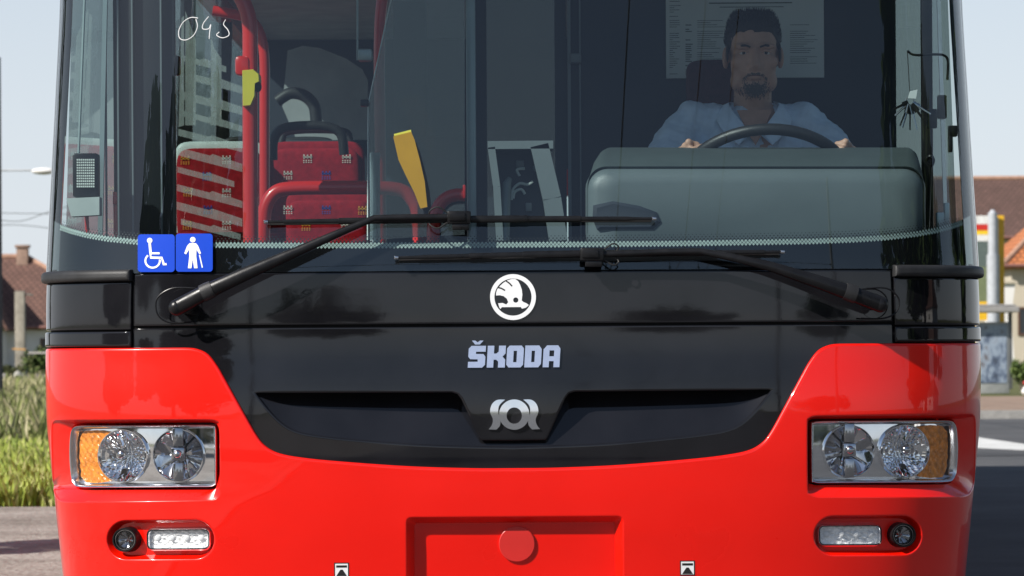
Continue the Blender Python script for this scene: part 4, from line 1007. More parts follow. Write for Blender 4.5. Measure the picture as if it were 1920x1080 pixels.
# collar: two folded wings and the open placket
for s in (-1, 1):
    mb = MB()
    q0 = [V(s*.062, .05, -.135), V(s*.074, -.01, -.145), V(s*.060, -.048, -.175), V(s*.012, -.078, -.238)]
    q1 = [V(s*.085, .055, -.165), V(s*.112, -.005, -.180), V(s*.098, -.062, -.222), V(s*.050, -.090, -.272)]
    a = cr(q0, 6); b = cr(q1, 6)
    mb.loft([a, [x*.6+y*.4+Vector((0, -.004, .008)) for x, y in zip(a, b)], b, [p+Vector((0, .006, -.001)) for p in b], [p+Vector((0, .006, 0)) for p in a]], closed=False)
    done(mb, 'collar_wing', 'shirt')
mb = MB()
q = [V(-.022, -.072, -.235), V(0, -.082, -.272), V(.022, -.072, -.235), V(.052, -.030, -.165), V(-.052, -.030, -.165)]
mb.add(q+[p+Vector((0, .03, 0)) for p in q], [(0,1,2,3,4)]); done(mb, 'open_neck', 'skin', 0)
for k in range(2):
    mb = MB(); mb.ell(V(.002, -.084, -.288-k*.05), (.005, .003, .005)); done(mb, 'shirt_button', 'white')
# trousers
mb = MB()
for s in (-1, 1): mb.limb([Vector((hx+s*.085, 1.30, 1.14)), Vector((hx+s*.14, .98, 1.16)), Vector((hx+s*.14, .80, .76)), Vector((hx+s*.14, .745, .47))], [.100, .080, .068, .062])
mb.limb([Vector((hx-.08, 1.33, 1.15)), Vector((hx+.08, 1.33, 1.15))], [.12, .12]); remesh(mb, 'trousers', mat('dark_trousers', (.02, .022, .03), .9), .009, 4)
# hair: cropped cap standing up at the crown, with a ragged hairline
mb = MB(); rh = random.Random(2); n = 44; rows = []
for j in range(15):
    a = pi*.5*j/14; row = []
    for k in range(n):
        b = 2*pi*k/n; fr_ = max(0, -sin(b))
        low = .062 if fr_ > .72 else (.062*(fr_/.72)**3-.012*(1-fr_/.72) if fr_ > 0 else -.012-.045*sin(b))
        top = .132-.006*abs(cos(b)); z = low+(top-low)*sin(a)
        w_ = (cos(a))**.36 if j < 14 else 0; w_ *= 1-.06*max(0, 1-j/5)
        jit = rh.uniform(-.002, .003) if j < 14 else 0
        row.append(V(cos(b)*(.084*w_+jit), .012+sin(b)*(.100*w_+jit)+(.006 if fr_ > .5 else 0), z+rh.uniform(-.003, .003)*(j < 12)))
    rows.append(row)
mb.loft(rows, 0, cap1=True); done(mb, 'hair', 'hair', 60)
mb = MB()
for _ in range(2200):
    b = rh.uniform(0, 2*pi); a = rh.uniform(.10, 1.35); w_ = cos(a)**.42; top = .128
    low = .066*max(0, -sin(b))-.01*max(0, sin(b))+.02
    p = V(cos(b)*.083*w_, .012+sin(b)*.098*w_, low+(top-low)*sin(a)); d = Vector((cos(b)*.35, sin(b)*.35, .8+.4*sin(a))).normalized()*rh.uniform(.008, .016)
    s_ = Vector((rh.uniform(-1, 1), rh.uniform(-1, 1), 0)).normalized()*.0014; mb.add([p-s_, p+s_, p+d], [(0,1,2)])
done(mb, 'hair_tips', 'hair', 0)
for s in (-1, 1):
    mb = MB(); mb.ell(V(s*.0775, -.018, .005), (.004, .014, .028)); done(mb, 'sideburn', 'hair')
    mb = MB(); mb.tube(cr([V(s*.014, -.0925, .016), V(s*.032, -.0935, .021), V(s*.052, -.080, .017)], 4), [.0028]*4+[.0036]*4+[.0015], 8); done(mb, 'eyebrow', 'hair')
    mb = MB(); mb.ell(V(s*.033, -.0715, .0), (.0125, .010, .0055)); done(mb, 'eye', mat('eye_white', (.6, .58, .55), .3))
    mb = MB(); mb.ell(V(s*.033, -.0795, .0), (.0052, .003, .0048)); done(mb, 'iris', 'hair')
    mb = MB(); mb.tube(cr([V(s*.019, -.080, .002), V(s*.033, -.0825, .0065), V(s*.047, -.075, .002)], 4), .0034, 6); done(mb, 'eyelid', 'skin')
mb = MB()
for _ in range(1100):                                           # goatee on the chin, thinner moustache above
    if rh.random() < .80: x = rh.gauss(0, .017); z = -.108+rh.gauss(0, .010); y = -.083-.006*(1-(x/.03)**2)+.2*max(0, -.112-z)
    elif rh.random() < .7: x = rh.gauss(0, .015); z = -.0575-x*x*14+rh.uniform(-.004, .003); y = -.094+12*x*x
    else: s = rh.choice((-1, 1)); z = rh.uniform(-.105, -.066); x = s*(.033-abs(z+.083)*.25+rh.uniform(-.005, .005)); y = -.077
    p = V(x, y, z); d = Vector((rh.uniform(-.3, .3), -.35, -1)).normalized()*.007; s_ = Vector((.0012, 0, 0)); mb.add([p-s_, p+s_, p+d], [(0,1,2)])
done(mb, 'goatee', mat('greying_beard', (.075, .062, .055), .7), 0)
mb = MB(); mb.tube(cr([V(-.024, -.087, -.0685), V(0, -.0955, -.0675), V(.024, -.087, -.0685)], 4), .0016, 6); done(mb, 'mouth_line', mat('lip_shadow_tone', (.16, .06, .05), .6))
# ------------------------------------------------------------------ ground
def sheet(name, x0, x1, y0, y1, z, m, n=1):
    mb = MB(); mb.add([(x0, y0, z), (x1, y0, z), (x1, y1, z), (x0, y1, z)], [(0,1,2,3)]); return tag(mb.build(name, m, None, 0), kind='structure')
def ground_mat(name, cols, scale, rough=.95, bump=.01, bscale=40, aniso=(1,1,1)):
    m = bpy.data.materials.new(name); m.use_nodes = True; nt = m.node_tree; b = nt.nodes['Principled BSDF']; b.inputs['Roughness'].default_value = rough; b.inputs['Specular IOR Level'].default_value = .25
    tc = nt.nodes.new('ShaderNodeTexCoord'); mp = nt.nodes.new('ShaderNodeMapping'); mp.inputs['Scale'].default_value = aniso; nt.links.new(tc.outputs['Object'], mp.inputs[0])
    n1 = nt.nodes.new('ShaderNodeTexNoise'); n1.inputs['Scale'].default_value = scale; n1.inputs['Detail'].default_value = 10; n1.inputs['Roughness'].default_value = .7; nt.links.new(mp.outputs[0], n1.inputs['Vector'])
    cr_ = nt.nodes.new('ShaderNodeValToRGB'); e = cr_.color_ramp.elements
    while len(e) < len(cols): e.new(.5)
    for i, c in enumerate(cols): e[i].position = .3+.4*i/(len(cols)-1); e[i].color = (*c, 1)
    n2 = nt.nodes.new('ShaderNodeTexNoise'); n2.inputs['Scale'].default_value = bscale; n2.inputs['Detail'].default_value = 5; nt.links.new(mp.outputs[0], n2.inputs['Vector'])
    ad = nt.nodes.new('ShaderNodeMath'); ad.operation = 'MULTIPLY_ADD'; ad.inputs[1].default_value = .35; nt.links.new(n2.outputs[0], ad.inputs[0])
    sb = nt.nodes.new('ShaderNodeMath'); sb.operation = 'SUBTRACT'; sb.inputs[1].default_value = .175; nt.links.new(n1.outputs[0], sb.inputs[0]); nt.links.new(sb.outputs[0], ad.inputs[2])
    nt.links.new(ad.outputs[0], cr_.inputs[0]); nt.links.new(cr_.outputs[0], b.inputs['Base Color'])
    bp = nt.nodes.new('ShaderNodeBump'); bp.inputs['Distance'].default_value = bump; nt.links.new(n2.outputs[0], bp.inputs['Height']); nt.links.new(bp.outputs[0], b.inputs['Normal'])
    return m
sheet('ground', -1500, 1500, -1500, 1800, -.008, ground_mat('meadow_soil', [(.05, .06, .02), (.10, .11, .035), (.17, .14, .07)], .35, bscale=9))
gm = ground_mat('gravel', [(.16, .14, .118), (.28, .25, .22), (.42, .385, .345)], 1.2, bump=.03, bscale=22)
sheet('gravel_verge', -30, -1.9, -60, 15.8, -.004, gm)
asm = ground_mat('asphalt', [(.06, .061, .064), (.085, .086, .09), (.115, .115, .117)], .6, bump=.006, bscale=120)
sheet('road', -1.9, 60, -120, 46, 0, asm)
pav = ground_mat('pink_paving', [(.22, .15, .11), (.28, .20, .15), (.33, .25, .19)], 1.5, bscale=30)
mb = MB(); mb.bx(-1.9, 60, 46, 63, -.1, .12, 0, .02); tag(mb.build('pavement', pav, None, 0), kind='structure')
mb = MB(); mb.bx(-1.9, 60, 45.85, 46.0, -.1, .125); mb.bx(-2.05, -1.9, -60, 45.8, -.1, .02); tag(mb.build('kerb', mat('kerb_stone', (.3, .29, .27), .9, var=.15, bump=.01, bscale=30), None, 0), kind='structure')
mk = MB(); q = [P(1800, 818, 0), P(1930, 838, 0)]
def G(px_, py_, z=.004):
    x, y = unroll(px_, py_); d = F*(CH-z)/(y-HY); return Vector(((x-960)*d/F, d-D, z))
mk.add([G(1780, 812), G(1790, 838), G(2000, 848), G(1960, 838)], [(0,1,2,3)])
tag(mk.build('road_marking', ground_mat('worn_white_paint', [(.35, .35, .34), (.6, .6, .58), (.7, .7, .68)], 2.0), None, 0), kind='structure')
mk = MB(); mk.add([G(1700, 851), G(1700, 857), G(2000, 853), G(2000, 849)], [(0,1,2,3)])
tag(mk.build('road_joint', mat('tar_joint', (.04, .04, .042), .9), None, 0), kind='structure')
# grass on the left verge
def blades(name, n, fx, hmin, hmax, cols, seed, wide=.012):
    r = random.Random(seed); mb = MB()
    for _ in range(n):
        x, y = fx(r); h = r.uniform(hmin, hmax)*(.6+.8*r.random()); a = r.uniform(0, pi); w_ = wide*(1+y/25); dx, dy = cos(a)*w_, sin(a)*w_
        lx, ly = r.uniform(-.5, .5)*h, r.uniform(-.5, .5)*h
        mb.add([(x-dx, y-dy, -.01), (x+dx, y+dy, -.01), (x+dx*.6+lx*.5, y+dy*.6+ly*.5, h*.6), (x+lx, y+ly, h), (x-dx*.6+lx*.5, y-dy*.6+ly*.5, h*.6)], [(0,1,2,3,4)], r.randrange(len(cols)))
    return mb.build(name, [mat(name+'_blade%d' % i, c, .7, 0, .25, var=.2, scale=3) for i, c in enumerate(cols)], None, 0)
def near(r):
    y = 15.9+(r.random()**1.5)*16; d = y+10; return -d*r.uniform(.095, .150), y
o = blades('short_grass', 22000, near, .05, .16, [(.30, .36, .06), (.38, .43, .10), (.46, .45, .18), (.20, .26, .05)], 1); tag(o, 'bright green short grass edging the gravel at left', 'grass', None, 'stuff')
def far(r):
    y = 30+r.random()*85; d = y+10; return -d*r.uniform(.10, .150), y
o = blades('dry_meadow', 16000, far, .15, .42, [(.34, .31, .17), (.44, .40, .24), (.22, .25, .08), (.17, .19, .07)], 2, .015); tag(o, 'tall dry meadow grass in front of the left house', 'grass', None, 'stuff')

# ------------------------------------------------------------------ houses
M['white_wall'] = mat('white_render', (.74, .72, .69), .9, var=.05, scale=.6)
M['cream_wall'] = mat('cream_render', (.52, .46, .36), .9, var=.08, scale=.8)
def tile_mat(name, c1, c2, sc):
    m = bpy.data.materials.new(name); m.use_nodes = True; nt = m.node_tree; b = nt.nodes['Principled BSDF']; b.inputs['Roughness'].default_value = .85
    tc = nt.nodes.new('ShaderNodeTexCoord'); br = nt.nodes.new('ShaderNodeTexBrick'); br.inputs['Scale'].default_value = sc; br.inputs['Color1'].default_value = (*c1, 1); br.inputs['Color2'].default_value = (*c2, 1)
    br.inputs['Mortar'].default_value = (c1[0]*.45, c1[1]*.45, c1[2]*.45, 1); br.inputs['Mortar Size'].default_value = .035; br.inputs['Brick Width'].default_value = .35; br.inputs['Row Height'].default_value = .3
    nt.links.new(tc.outputs['UV'], br.inputs['Vector'])
    n = nt.nodes.new('ShaderNodeTexNoise'); n.inputs['Scale'].default_value = 1.5; n.inputs['Detail'].default_value = 6; nt.links.new(tc.outputs['Object'], n.inputs['Vector'])
    mx = nt.nodes.new('ShaderNodeMix'); mx.data_type = 'RGBA'; mx.blend_type = 'MULTIPLY'; mx.inputs[0].default_value = .5
    nt.links.new(br.outputs[0], mx.inputs[6]); nt.links.new(n.outputs[0], mx.inputs[7]); nt.links.new(mx.outputs[2], b.inputs['Base Color'])
    bp = nt.nodes.new('ShaderNodeBump'); bp.inputs['Distance'].default_value = .03; nt.links.new(br.outputs['Fac'], bp.inputs['Height']); bp.invert = True; nt.links.new(bp.outputs[0], b.inputs['Normal'])
    return m
def roof_uv(o):
    me = o.data; l = me.uv_layers.new(name='UVMap')
    for p in me.polygons:
        n = p.normal; t = Vector((n.y, -n.x, 0)); t = t.normalized() if t.length > .01 else Vector((1, 0, 0)); s = n.cross(t)
        for li in p.loop_indices: v = me.vertices[me.loops[li].vertex_index].co; l.data[li].uv = (v.dot(t), v.dot(s))
def slab(faces_pts, th):
    """roof planes with thickness"""
    mb = MB()
    for q in faces_pts:
        q = [Vector(p) for p in q]; n = (q[1]-q[0]).cross(q[2]-q[0]).normalized(); n = n if n.z > 0 else -n
        mb.loft([q, [p-n*th for p in q]], 0, True, True)
    return mb
def house(name, loc, w_, dp, eave, ridge, hip, wall, roofm, label, windows=(), chim=(), wing=None):
    h = empty(name, loc); tag(h, label, 'house')
    mb = MB(); mb.bx(-w_/2, w_/2, 0, dp, 0, eave); mb.add([(-w_/2, .01, eave), (-w_/2, dp-.01, eave), (-w_/2+hip*.0, dp/2, eave+.01)], [(0,1,2)])
    mb.build('wall', wall, h, 0)
    o_ = .45; A, B_, C_, D_2 = (-w_/2-o_, -o_, eave-.1), (w_/2+o_, -o_, eave-.1), (w_/2+o_, dp+o_, eave-.1), (-w_/2-o_, dp+o_, eave-.1)
    r0, r1 = (-w_/2-o_+hip, dp/2, ridge), (w_/2+o_-hip, dp/2, ridge)
    mb = slab([(A, B_, r1, r0), (C_, D_2, r0, r1), (B_, C_, r1), (D_2, A, r0)], .18)
    rf = mb.build('roof', roofm, h, 0); roof_uv(rf)
    mb = MB(); mb.tube([r0, r1], .16, 8); mb.tube([A, r0], .13, 8); mb.tube([B_, r1], .13, 8); mb.build('ridge_tiles', mat('ridge_clay', (.38, .22, .15), .85, var=.2, scale=4), rf)
    for (cx, cy, cz, s) in chim:
        mb = MB(); mb.box((cx, cy, cz), (s, s*.8, 1.7), None, 0, .02); mb.box((cx, cy, cz+.9), (s*1.25, s*1.05, .15), None, 0, .02); mb.build('chimney', mat('chimney_brick', (.30, .20, .15), .9, var=.25, scale=6), rf)
    mb = MB(); mb.tube([(-w_/2-o_, -o_-.08, eave-.12), (w_/2+o_, -o_-.08, eave-.12)], .08, 8); mb.build('gutter', mat('zinc_gutter', (.22, .1, .08), .5), rf)
    for (wx, wz, ww, wh) in windows:
        g = empty('window', (0, 0, 0), h)
        mb = MB(); t = .09
        for q in ((wx-ww/2, wx+ww/2, wz-wh/2, wz-wh/2+t), (wx-ww/2, wx+ww/2, wz+wh/2-t, wz+wh/2), (wx-ww/2, wx-ww/2+t, wz-wh/2+t, wz+wh/2-t), (wx+ww/2-t, wx+ww/2, wz-wh/2+t, wz+wh/2-t)): mb.bx(q[0], q[1], -.06, -.003, q[2], q[3])
        mb.build('frame', mat('brown_frame', (.10, .05, .03), .6), g, 0)
        mb = MB(); mb.bx(wx-ww/2+t, wx+ww/2-t, -.03, -.004, wz-wh/2+t, wz+wh/2-t); mb.build('pane', mat('dark_pane', (.03, .035, .04), .1), g, 0)
    if wing:
        x0, x1, out, wr = wing
        mb = MB(); xm = (x0+x1)/2
        mb.bx(x0, x1, -out, .0, 0, eave); mb.add([(x0, -out, eave), (x1, -out, eave), (xm, -out, wr-.2)], [(0,1,2)]); mb.build('wing_wall', wall, h, 0)
        mb = slab([((x0-.4, -out-.4, eave-.25), (xm, -out-.4, wr), (xm, dp/2, wr), (x0-.4, dp/2, eave-.25)), ((x1+.4, -out-.4, eave-.25), (xm, -out-.4, wr), (xm, dp/2, wr), (x1+.4, dp/2, eave-.25))], .16)
        wf = mb.build('wing_roof', roofm, h, 0); roof_uv(wf)
    return h
tr1 = tile_mat('brown_red_tiles', (.19, .10, .078), (.235, .125, .095), 1.0)
tr2 = tile_mat('orange_tiles', (.62, .20, .07), (.70, .25, .09), 1.0)
tr3 = tile_mat('brown_tiles', (.15, .085, .068), (.19, .105, .085), 1.0)
# left: white cottage at about 200 m
hp = P(30, 600, 190)
house('cottage', (hp.x-.95, 190, 0), 15, 10, 2.6, 6.35, 7.0, 'white_wall', tr1, 'white cottage with brown red hipped roof and chimney beyond the left meadow',
      windows=[(4.2, 1.4, 1.1, 1.2), (2.6, 1.4, .7, 1.0)], chim=[(.75, 4.6, 6.0, .62)], wing=(-3.2, .55, 2.5, 6.3))
# right: brown-roofed house far, orange-roofed house nearer
hp = P(1880, 395, 230)
house('long_house', (hp.x, 230, 0), 22, 11, 8.2, 12.1, 3.0, 'cream_wall', tr3, 'far house with long brown tiled roof above the yellow pylon', windows=[(-3, 6, 1.1, 1.4), (0, 6, 1.1, 1.4), (3, 6, 1.1, 1.4)])
a = P(1884, 500, 150)
h2 = house('orange_roof_house', (a.x+5.6, 150, 0), 10.6, 9, a.z+.15, a.z+3.9, 4.2, 'cream_wall', tr2, 'cream house with bright orange tiled roof at the right edge', windows=[(-4.75, 2.2, .6, 1.2)])
# right: filling-station pylon
py_ = empty('price_pylon', (P(1861, 600, 110).x, 110, 0)); tag(py_, 'tall yellow and white sign pylon on a thick pale grey pole', 'sign')
s_ = 120/F
def lx(x): return (x-1861)*s_
def lz(y): return CH+(HY-y-(1861-960)*ROLL)*s_
mb = MB(); mb.tube([(0, -.3, 0), (0, -.3, lz(478))], 13*s_*.9, 16); mb.tube([(0, -.3, lz(478)), (0, -.3, lz(400))], 10*s_*.9, 16); mb.tube([(0, -.3, lz(400)), (0, -.3, lz(394))], [.12, .05], 12); mb.build('pole', mat('grey_pole_paint', (.42, .44, .47), .5), py_)
mb = MB(); mb.bx(lx(1872), lx(1884), -.05, .25, .2, lz(404)); mb.bx(lx(1822), lx(1828), -.05, .25, .2, lz(404)); mb.build('edge_frame', mat('yellow_sign_frame', (.75, .42, .02), .5), py_)
for n_, y0, y1, c in (('sign_panel', 404, 420, (.7, .7, .68)), ('sign_panel', 420, 432, (.55, .03, .02)), ('sign_panel', 432, 440, (.8, .55, .03)), ('sign_panel', 440, 452, (.7, .7, .68)), ('sign_panel', 452, 500, (.10, .13, .12)), ('sign_panel', 500, 565, (.16, .19, .10)), ('sign_panel', 565, 600, (.75, .45, .02))):
    mb = MB(); mb.bx(lx(1828), lx(1872), 0, .2, lz(y1), lz(y0)-.004); mb.build(n_, mat('sign_face', c, .4), py_, 0)
mb = MB(); mb.bx(lx(1868), lx(1873), -.08, -.04, lz(480), lz(408)); mb.build('light_strip', 'white_wall', py_, 0)
# right: white gable wall next to the pylon
wl = empty('garage', (P(1890, 560, 125).x, 125, 0)); tag(wl, 'small white garage wall beside the yellow pylon', 'garage')
s3 = 135/F
mb = MB(); z0 = CH+(HY-531-6)*s3; mb.add([(-.3, 0, 0), (.28, 0, 0), (.12, 0, z0-1.2), (.28, 0, z0), (-.3, 0, z0), (-.3, 4, 0), (.28, 4, 0), (.12, 4, z0-1.2), (.28, 4, z0), (-.3, 4, z0)], [(0,1,2,3,4), (9,8,7,6,5), (0,4,9,5), (4,3,8,9), (1,6,7,2), (2,7,8,3)]); mb.build('wall', 'white_wall', wl, 0)
mb = MB(); mb.bx(-.34, .34, -.1, 4.1, z0, z0+.08); mb.build('roof_edge', 'kerb_stone' if 'kerb_stone' in M else 'cream_wall', wl, 0)
# right: bus shelter with poster case
YS = 76.0; s4 = (D+YS)/F
sh_ = empty('bus_shelter', (P(1868, 745, YS).x, YS, 0.12)); tag(sh_, 'grey bus shelter with a blue poster case by the far pavement', 'bus shelter')
def sx(x): return (x-1868)*s4
def sz(y): return CH+(HY-y-(1868-960)*ROLL)*s4-.12
mg = mat('shelter_grey', (.12, .125, .125), .5)
mb = MB(); mb.bx(sx(1780), sx(1908), -.5, 1.1, sz(586), sz(575), 0, .02); mb.bx(sx(1784), sx(1903), -.4, 1.0, sz(574.5), sz(571), 0, .02); mb.build('canopy', mat('shelter_roof', (.28, .27, .26), .6), sh_, 0)
for x in (1895, 1790):
    mb = MB(); mb.bx(sx(x-3), sx(x+4), -.04, .04, 0, sz(586), 0, .01); mb.build('post', mg, sh_)
mb = MB(); mb.bx(sx(1903), sx(1908), .85, .93, 0, sz(590), 0, .01); mb.build('post', mat('pale_post', (.5, .5, .48), .5), sh_)
mb = MB(); mb.bx(sx(1832), sx(1893), -.06, .06, sz(738), sz(604), 0, .02); mb.build('poster_case', mat('case_grey', (.30, .31, .31), .5), sh_)
pm = ground_mat('poster_print', [(.05, .055, .07), (.10, .13, .19), (.30, .36, .44), (.12, .10, .10)], 3.2, rough=.2, bump=0, bscale=6, aniso=(1, 1, .7))
mb = MB(); mb.bx(sx(1836), sx(1888), -.075, -.065, sz(718), sz(610)); mb.build('poster', pm, sh_, 0)
mb = MB(); mb.bx(sx(1794), sx(1830), .95, .97, .2, sz(600)); mb.build('glass_panel', 'lens', sh_, 0)
# right: plants and bag at the shelter's foot
def bush(name, loc, r, n, cols, label, cat, seed, leaf=.06, stem=True):
    g = empty(name, loc); tag(g, label, cat); rn = random.Random(seed); mb = MB()
    cl = [(Vector((rn.gauss(0, .45)*r[0], rn.gauss(0, .45)*r[1], r[2]*(.35+.65*rn.random()))), rn.uniform(.25, .45)) for _ in range(14)]
    for _ in range(n):
        c, k = rn.choice(cl); d = Vector((rn.gauss(0, 1), rn.gauss(0, 1), rn.gauss(0, 1))).normalized()*k*rn.random()**.4
        p = c+Vector((d.x*r[0], d.y*r[1], d.z*r[2])); p.z = max(.02, p.z)
        a = Vector((rn.gauss(0, 1), rn.gauss(0, 1), rn.gauss(0, 1))).normalized()*leaf; b_ = a.orthogonal().normalized()*leaf*.55
        mb.add([p-a, p+b_, p+a, p-b_], [(0,1,2,3)], rn.randrange(len(cols)))
    mb.build('foliage', [mat(name+'_leaf%d' % i, c, .6, 0, .3, var=.2, scale=2) for i, c in enumerate(cols)], g, 0)
    mb = MB()
    for _ in range(6): mb.tube([(rn.uniform(-.1, .1)*r[0], rn.uniform(-.1, .1), 0), (rn.uniform(-.5, .5)*r[0], rn.uniform(-.4, .4)*r[1], r[2]*.7)], [.02, .008], 5)
    mb.build('stem', mat(name+'_bark', (.09, .07, .05), .9), g)
    return g
bush('flowering_shrub', (P(1916, 745, 74).x, 74, .12), (.32, .35, .55), 1500, [(.10, .15, .03), (.15, .2, .05), (.07, .11, .03)], 'small green shrub right of the bus shelter', 'shrub', 4, .04)
bg_ = empty('rubbish_bag', (P(1886, 757, 66).x, 62.4, .12)); tag(bg_, 'white plastic bag with a red top lying on the pavement', 'bag')
mb = MB(); rn = random.Random(8)
def lump(mb, c, r, seed, mi=0):
    k = len(mb.v); mb.ell(c, r, 18, 12, mi); rn = random.Random(seed)
    for i in range(k, len(mb.v)):
        v = Vector(mb.v[i]); f = 1+.10*sin(v.x*23+seed)+.08*sin(v.z*31+v.y*17); mb.v[i] = (c[0]+(v.x-c[0])*f, c[1]+(v.y-c[1])*f, max(0, c[2]+(v.z-c[2])*f))
lump(mb, (0, 0, .11), (.17, .14, .12), 1); mb.build('bag', 'white_wall', bg_, 60)
mb = MB(); lump(mb, (-.05, -.02, .26), (.09, .08, .05), 2); mb.build('bag_top', mat('red_film', (.45, .03, .03), .5), bg_, 60)
# left: gate pillar, shrub, rubble, lamp, pole, wires
gp = empty('gate_pillar', (P(39, 640, 118).x, 118, 0)); tag(gp, 'weathered concrete pillar in front of the left cottage', 'pillar')
zt_ = P(39, 546, 118).z
mb = MB(); mb.box((0, 0, zt_/2), (.33, .33, zt_), None, 0, .02); mb.build('shaft', mat('old_concrete', (.30, .27, .22), .95, var=.3, scale=3, bump=.02, bscale=12), gp)
mb = MB(); mb.box((.16, 0, zt_-.1), (.55, .2, .06), Matrix.Rotation(.12, 3, 'Y'), 0, .01); mb.build('cap_slab', mat('cap_concrete', (.22, .20, .17), .95, var=.2, scale=4), gp)
bush('hedge_shrub', (P(72, 655, 116).x, 116, 0), (.55, .5, .95), 2200, [(.05, .085, .018), (.09, .13, .03), (.13, .14, .05)], 'dark green shrub against the left cottage wall', 'shrub', 5, .07)
bush('weedy_shrub', (P(10, 690, 108).x, 108, 0), (.6, .5, .6), 1600, [(.09, .10, .04), (.14, .14, .06), (.06, .075, .025)], 'dull olive weeds at the left photo edge below the cottage', 'shrub', 6, .06)
rs = random.Random(11)
for i, (x, y, w_, h_, c, lab) in enumerate(((8, 690, .34, .42, (.30, .28, .25), 'grey stone block in the meadow, leftmost of the rubble'), (36, 680, .42, .5, (.34, .33, .29), 'pale stone block below the concrete pillar'), (55, 685, .5, .38, (.13, .12, .11), 'dark stone block right of the pale one'), (76, 682, .45, .42, (.16, .14, .12), 'brownish stone block nearest the bus corner'))):
    mb = MB(); lump(mb, (0, 0, h_*.48), (w_*.6, .3, h_*.6), 20+i); b_ = mb.build('rubble_stone', mat('stone%d' % i, c, .95, var=.3, scale=4, bump=.02, bscale=14), None, 60, loc=(P(x, y, 104).x, 104, -.01)); tag(b_, lab, 'stone', 'rubble in front of the cottage')
b_ = MB(); b_.box((0, 0, .02), (.40, .25, .05), Matrix.Rotation(.06, 3, 'Y'), 0, .01); tag(b_.build('board', mat('orange_board', (.55, .30, .10), .8), None, 0, loc=(P(37, 656, 104).x, 104, P(37, 656, 104).z)), 'short orange board lying on the pale stone block', 'board')
b_ = MB(); b_.box((0, 0, .02), (.55, .25, .05), None, 0, .01); tag(b_.build('board', mat('pale_board', (.5, .46, .42), .8), None, 0, loc=(P(72, 663, 104).x, 104, P(72, 663, 104).z)), 'pale board lying on the dark stones', 'board')
lp_ = empty('street_lamp', (P(-70, 320, 60).x, 60, 0)); tag(lp_, 'street lamp with long thin arm and white head against the left sky', 'street lamp')
ox = P(-70, 320, 60).x
def lpp(x, y): p = P(x, y, 60); return (p.x-ox, 0, p.z)
mb = MB(); mb.tube([(0, 0, 0), (0, 0, lpp(0, 330)[2])], [.09, .05], 10); mb.build('pole', mat('lamp_grey', (.3, .31, .32), .5), lp_)
mb = MB(); mb.tube([(0, 0, lpp(0, 330)[2]), lpp(-40, 321), lpp(0, 319.5), lpp(70, 319)], .018, 8); mb.build('arm', mat('lamp_arm_grey', (.5, .52, .54), .5), lp_)
mb = MB(); c = lpp(82, 321); mb.ell(c, (.22, .11, .065)); mb.build('lamp_head', 'white_wall', lp_)
pl_ = empty('utility_pole', (P(-4, 300, 45).x, 45, 0)); tag(pl_, 'dark pole at the very left edge of the photo', 'pole')
zt_ = P(-4, 110, 45).z
mb = MB(); mb.tube([(0, 0, 0), (0, 0, zt_)], [.06, .055], 10); mb.build('shaft', mat('dark_pole', (.05, .05, .055), .7), pl_)
mb = MB(); mb.ell((0, 0, zt_), (.06, .06, .03)); mb.build('pole_cap', 'plastic', pl_)
for i, (pts, lab) in enumerate((([(-60, 402), (30, 415), (90, 398), (150, 380)], 'sagging cable nearest above the cottage roof'), ([(-60, 425), (40, 422), (150, 436)], 'straight cable just over the chimney'), ([(-60, 398), (40, 400), (150, 402)], 'level cable below the street lamp'))):
    mb = MB(); mb.tube(cr([P(a, b, 120) for a, b in pts], 8), .014, 6); tag(mb.build('overhead_cable', mat('cable_grey%d' % i, (.16, .17, .18), .6), None), lab, 'cable', 'cables in the left sky')

# ------------------------------------------------------------------ what stands in front of the bus and mirrors in it
def tree(name, loc, hgt, rad, label, seed, cols, n=2600, leaf=.16, group=None):
    g = empty(name, loc); tag(g, label, 'tree', group); rn = random.Random(seed); mb = MB(); th = hgt*.22
    mb.tube([(0, 0, 0), (.05, .02, th*.5), (0, .05, th), (.1, 0, hgt*.7)], [hgt*.028, hgt*.022, hgt*.018, .03], 9)
    tips = []
    for k in range(9):
        a = 2*pi*k/9+rn.uniform(-.3, .3); z0 = th*rn.uniform(.8, 1.4); e = Vector((cos(a)*rad*rn.uniform(.4, .8), sin(a)*rad*rn.uniform(.4, .8), hgt*rn.uniform(.5, .9))); tips.append(e)
        mb.tube([(0, 0, z0), (e.x*.5, e.y*.5, z0*.4+e.z*.6), tuple(e)], [hgt*.010, hgt*.006, .015], 6)
    mb.build('trunk', mat(name+'_bark', (.08, .06, .045), .95, var=.3, scale=6), g)
    mb = MB(); cl = []
    for _ in range(34):
        d = Vector((rn.gauss(0, 1), rn.gauss(0, 1), rn.gauss(0, 1))).normalized()*rn.random()**.4; cl.append((Vector((d.x*rad*.85, d.y*rad*.85, hgt*.56+d.z*hgt*.38)), rn.uniform(.16, .32)*rad))
    for _ in range(n):
        c, k = rn.choice(cl); d = Vector((rn.gauss(0, 1), rn.gauss(0, 1), rn.gauss(0, 1))).normalized()*k*rn.random()**.35; p = c+d
        a = Vector((rn.gauss(0, 1), rn.gauss(0, 1), rn.gauss(0, .6))).normalized()*leaf*rn.uniform(.7, 1.3); b2 = a.orthogonal().normalized()*leaf*.6
        mb.add([p-a, p+b2, p+a, p-b2], [(0,1,2,3)], rn.randrange(len(cols)))
    mb.build('crown', [mat(name+'_leaf%d' % i, c, .6, 0, .3, var=.2, scale=1) for i, c in enumerate(cols)], g, 0)
    return g
GC = [(.05, .085, .02), (.07, .11, .025), (.035, .06, .018)]
tree('young_tree', (-6.4, 8.0, 0), 4.9, 1.05, 'young tree whose shade falls on the gravel left of the bus', 31, GC, 2600, .10)
TG = 'trees across the road mirrored in the bus'
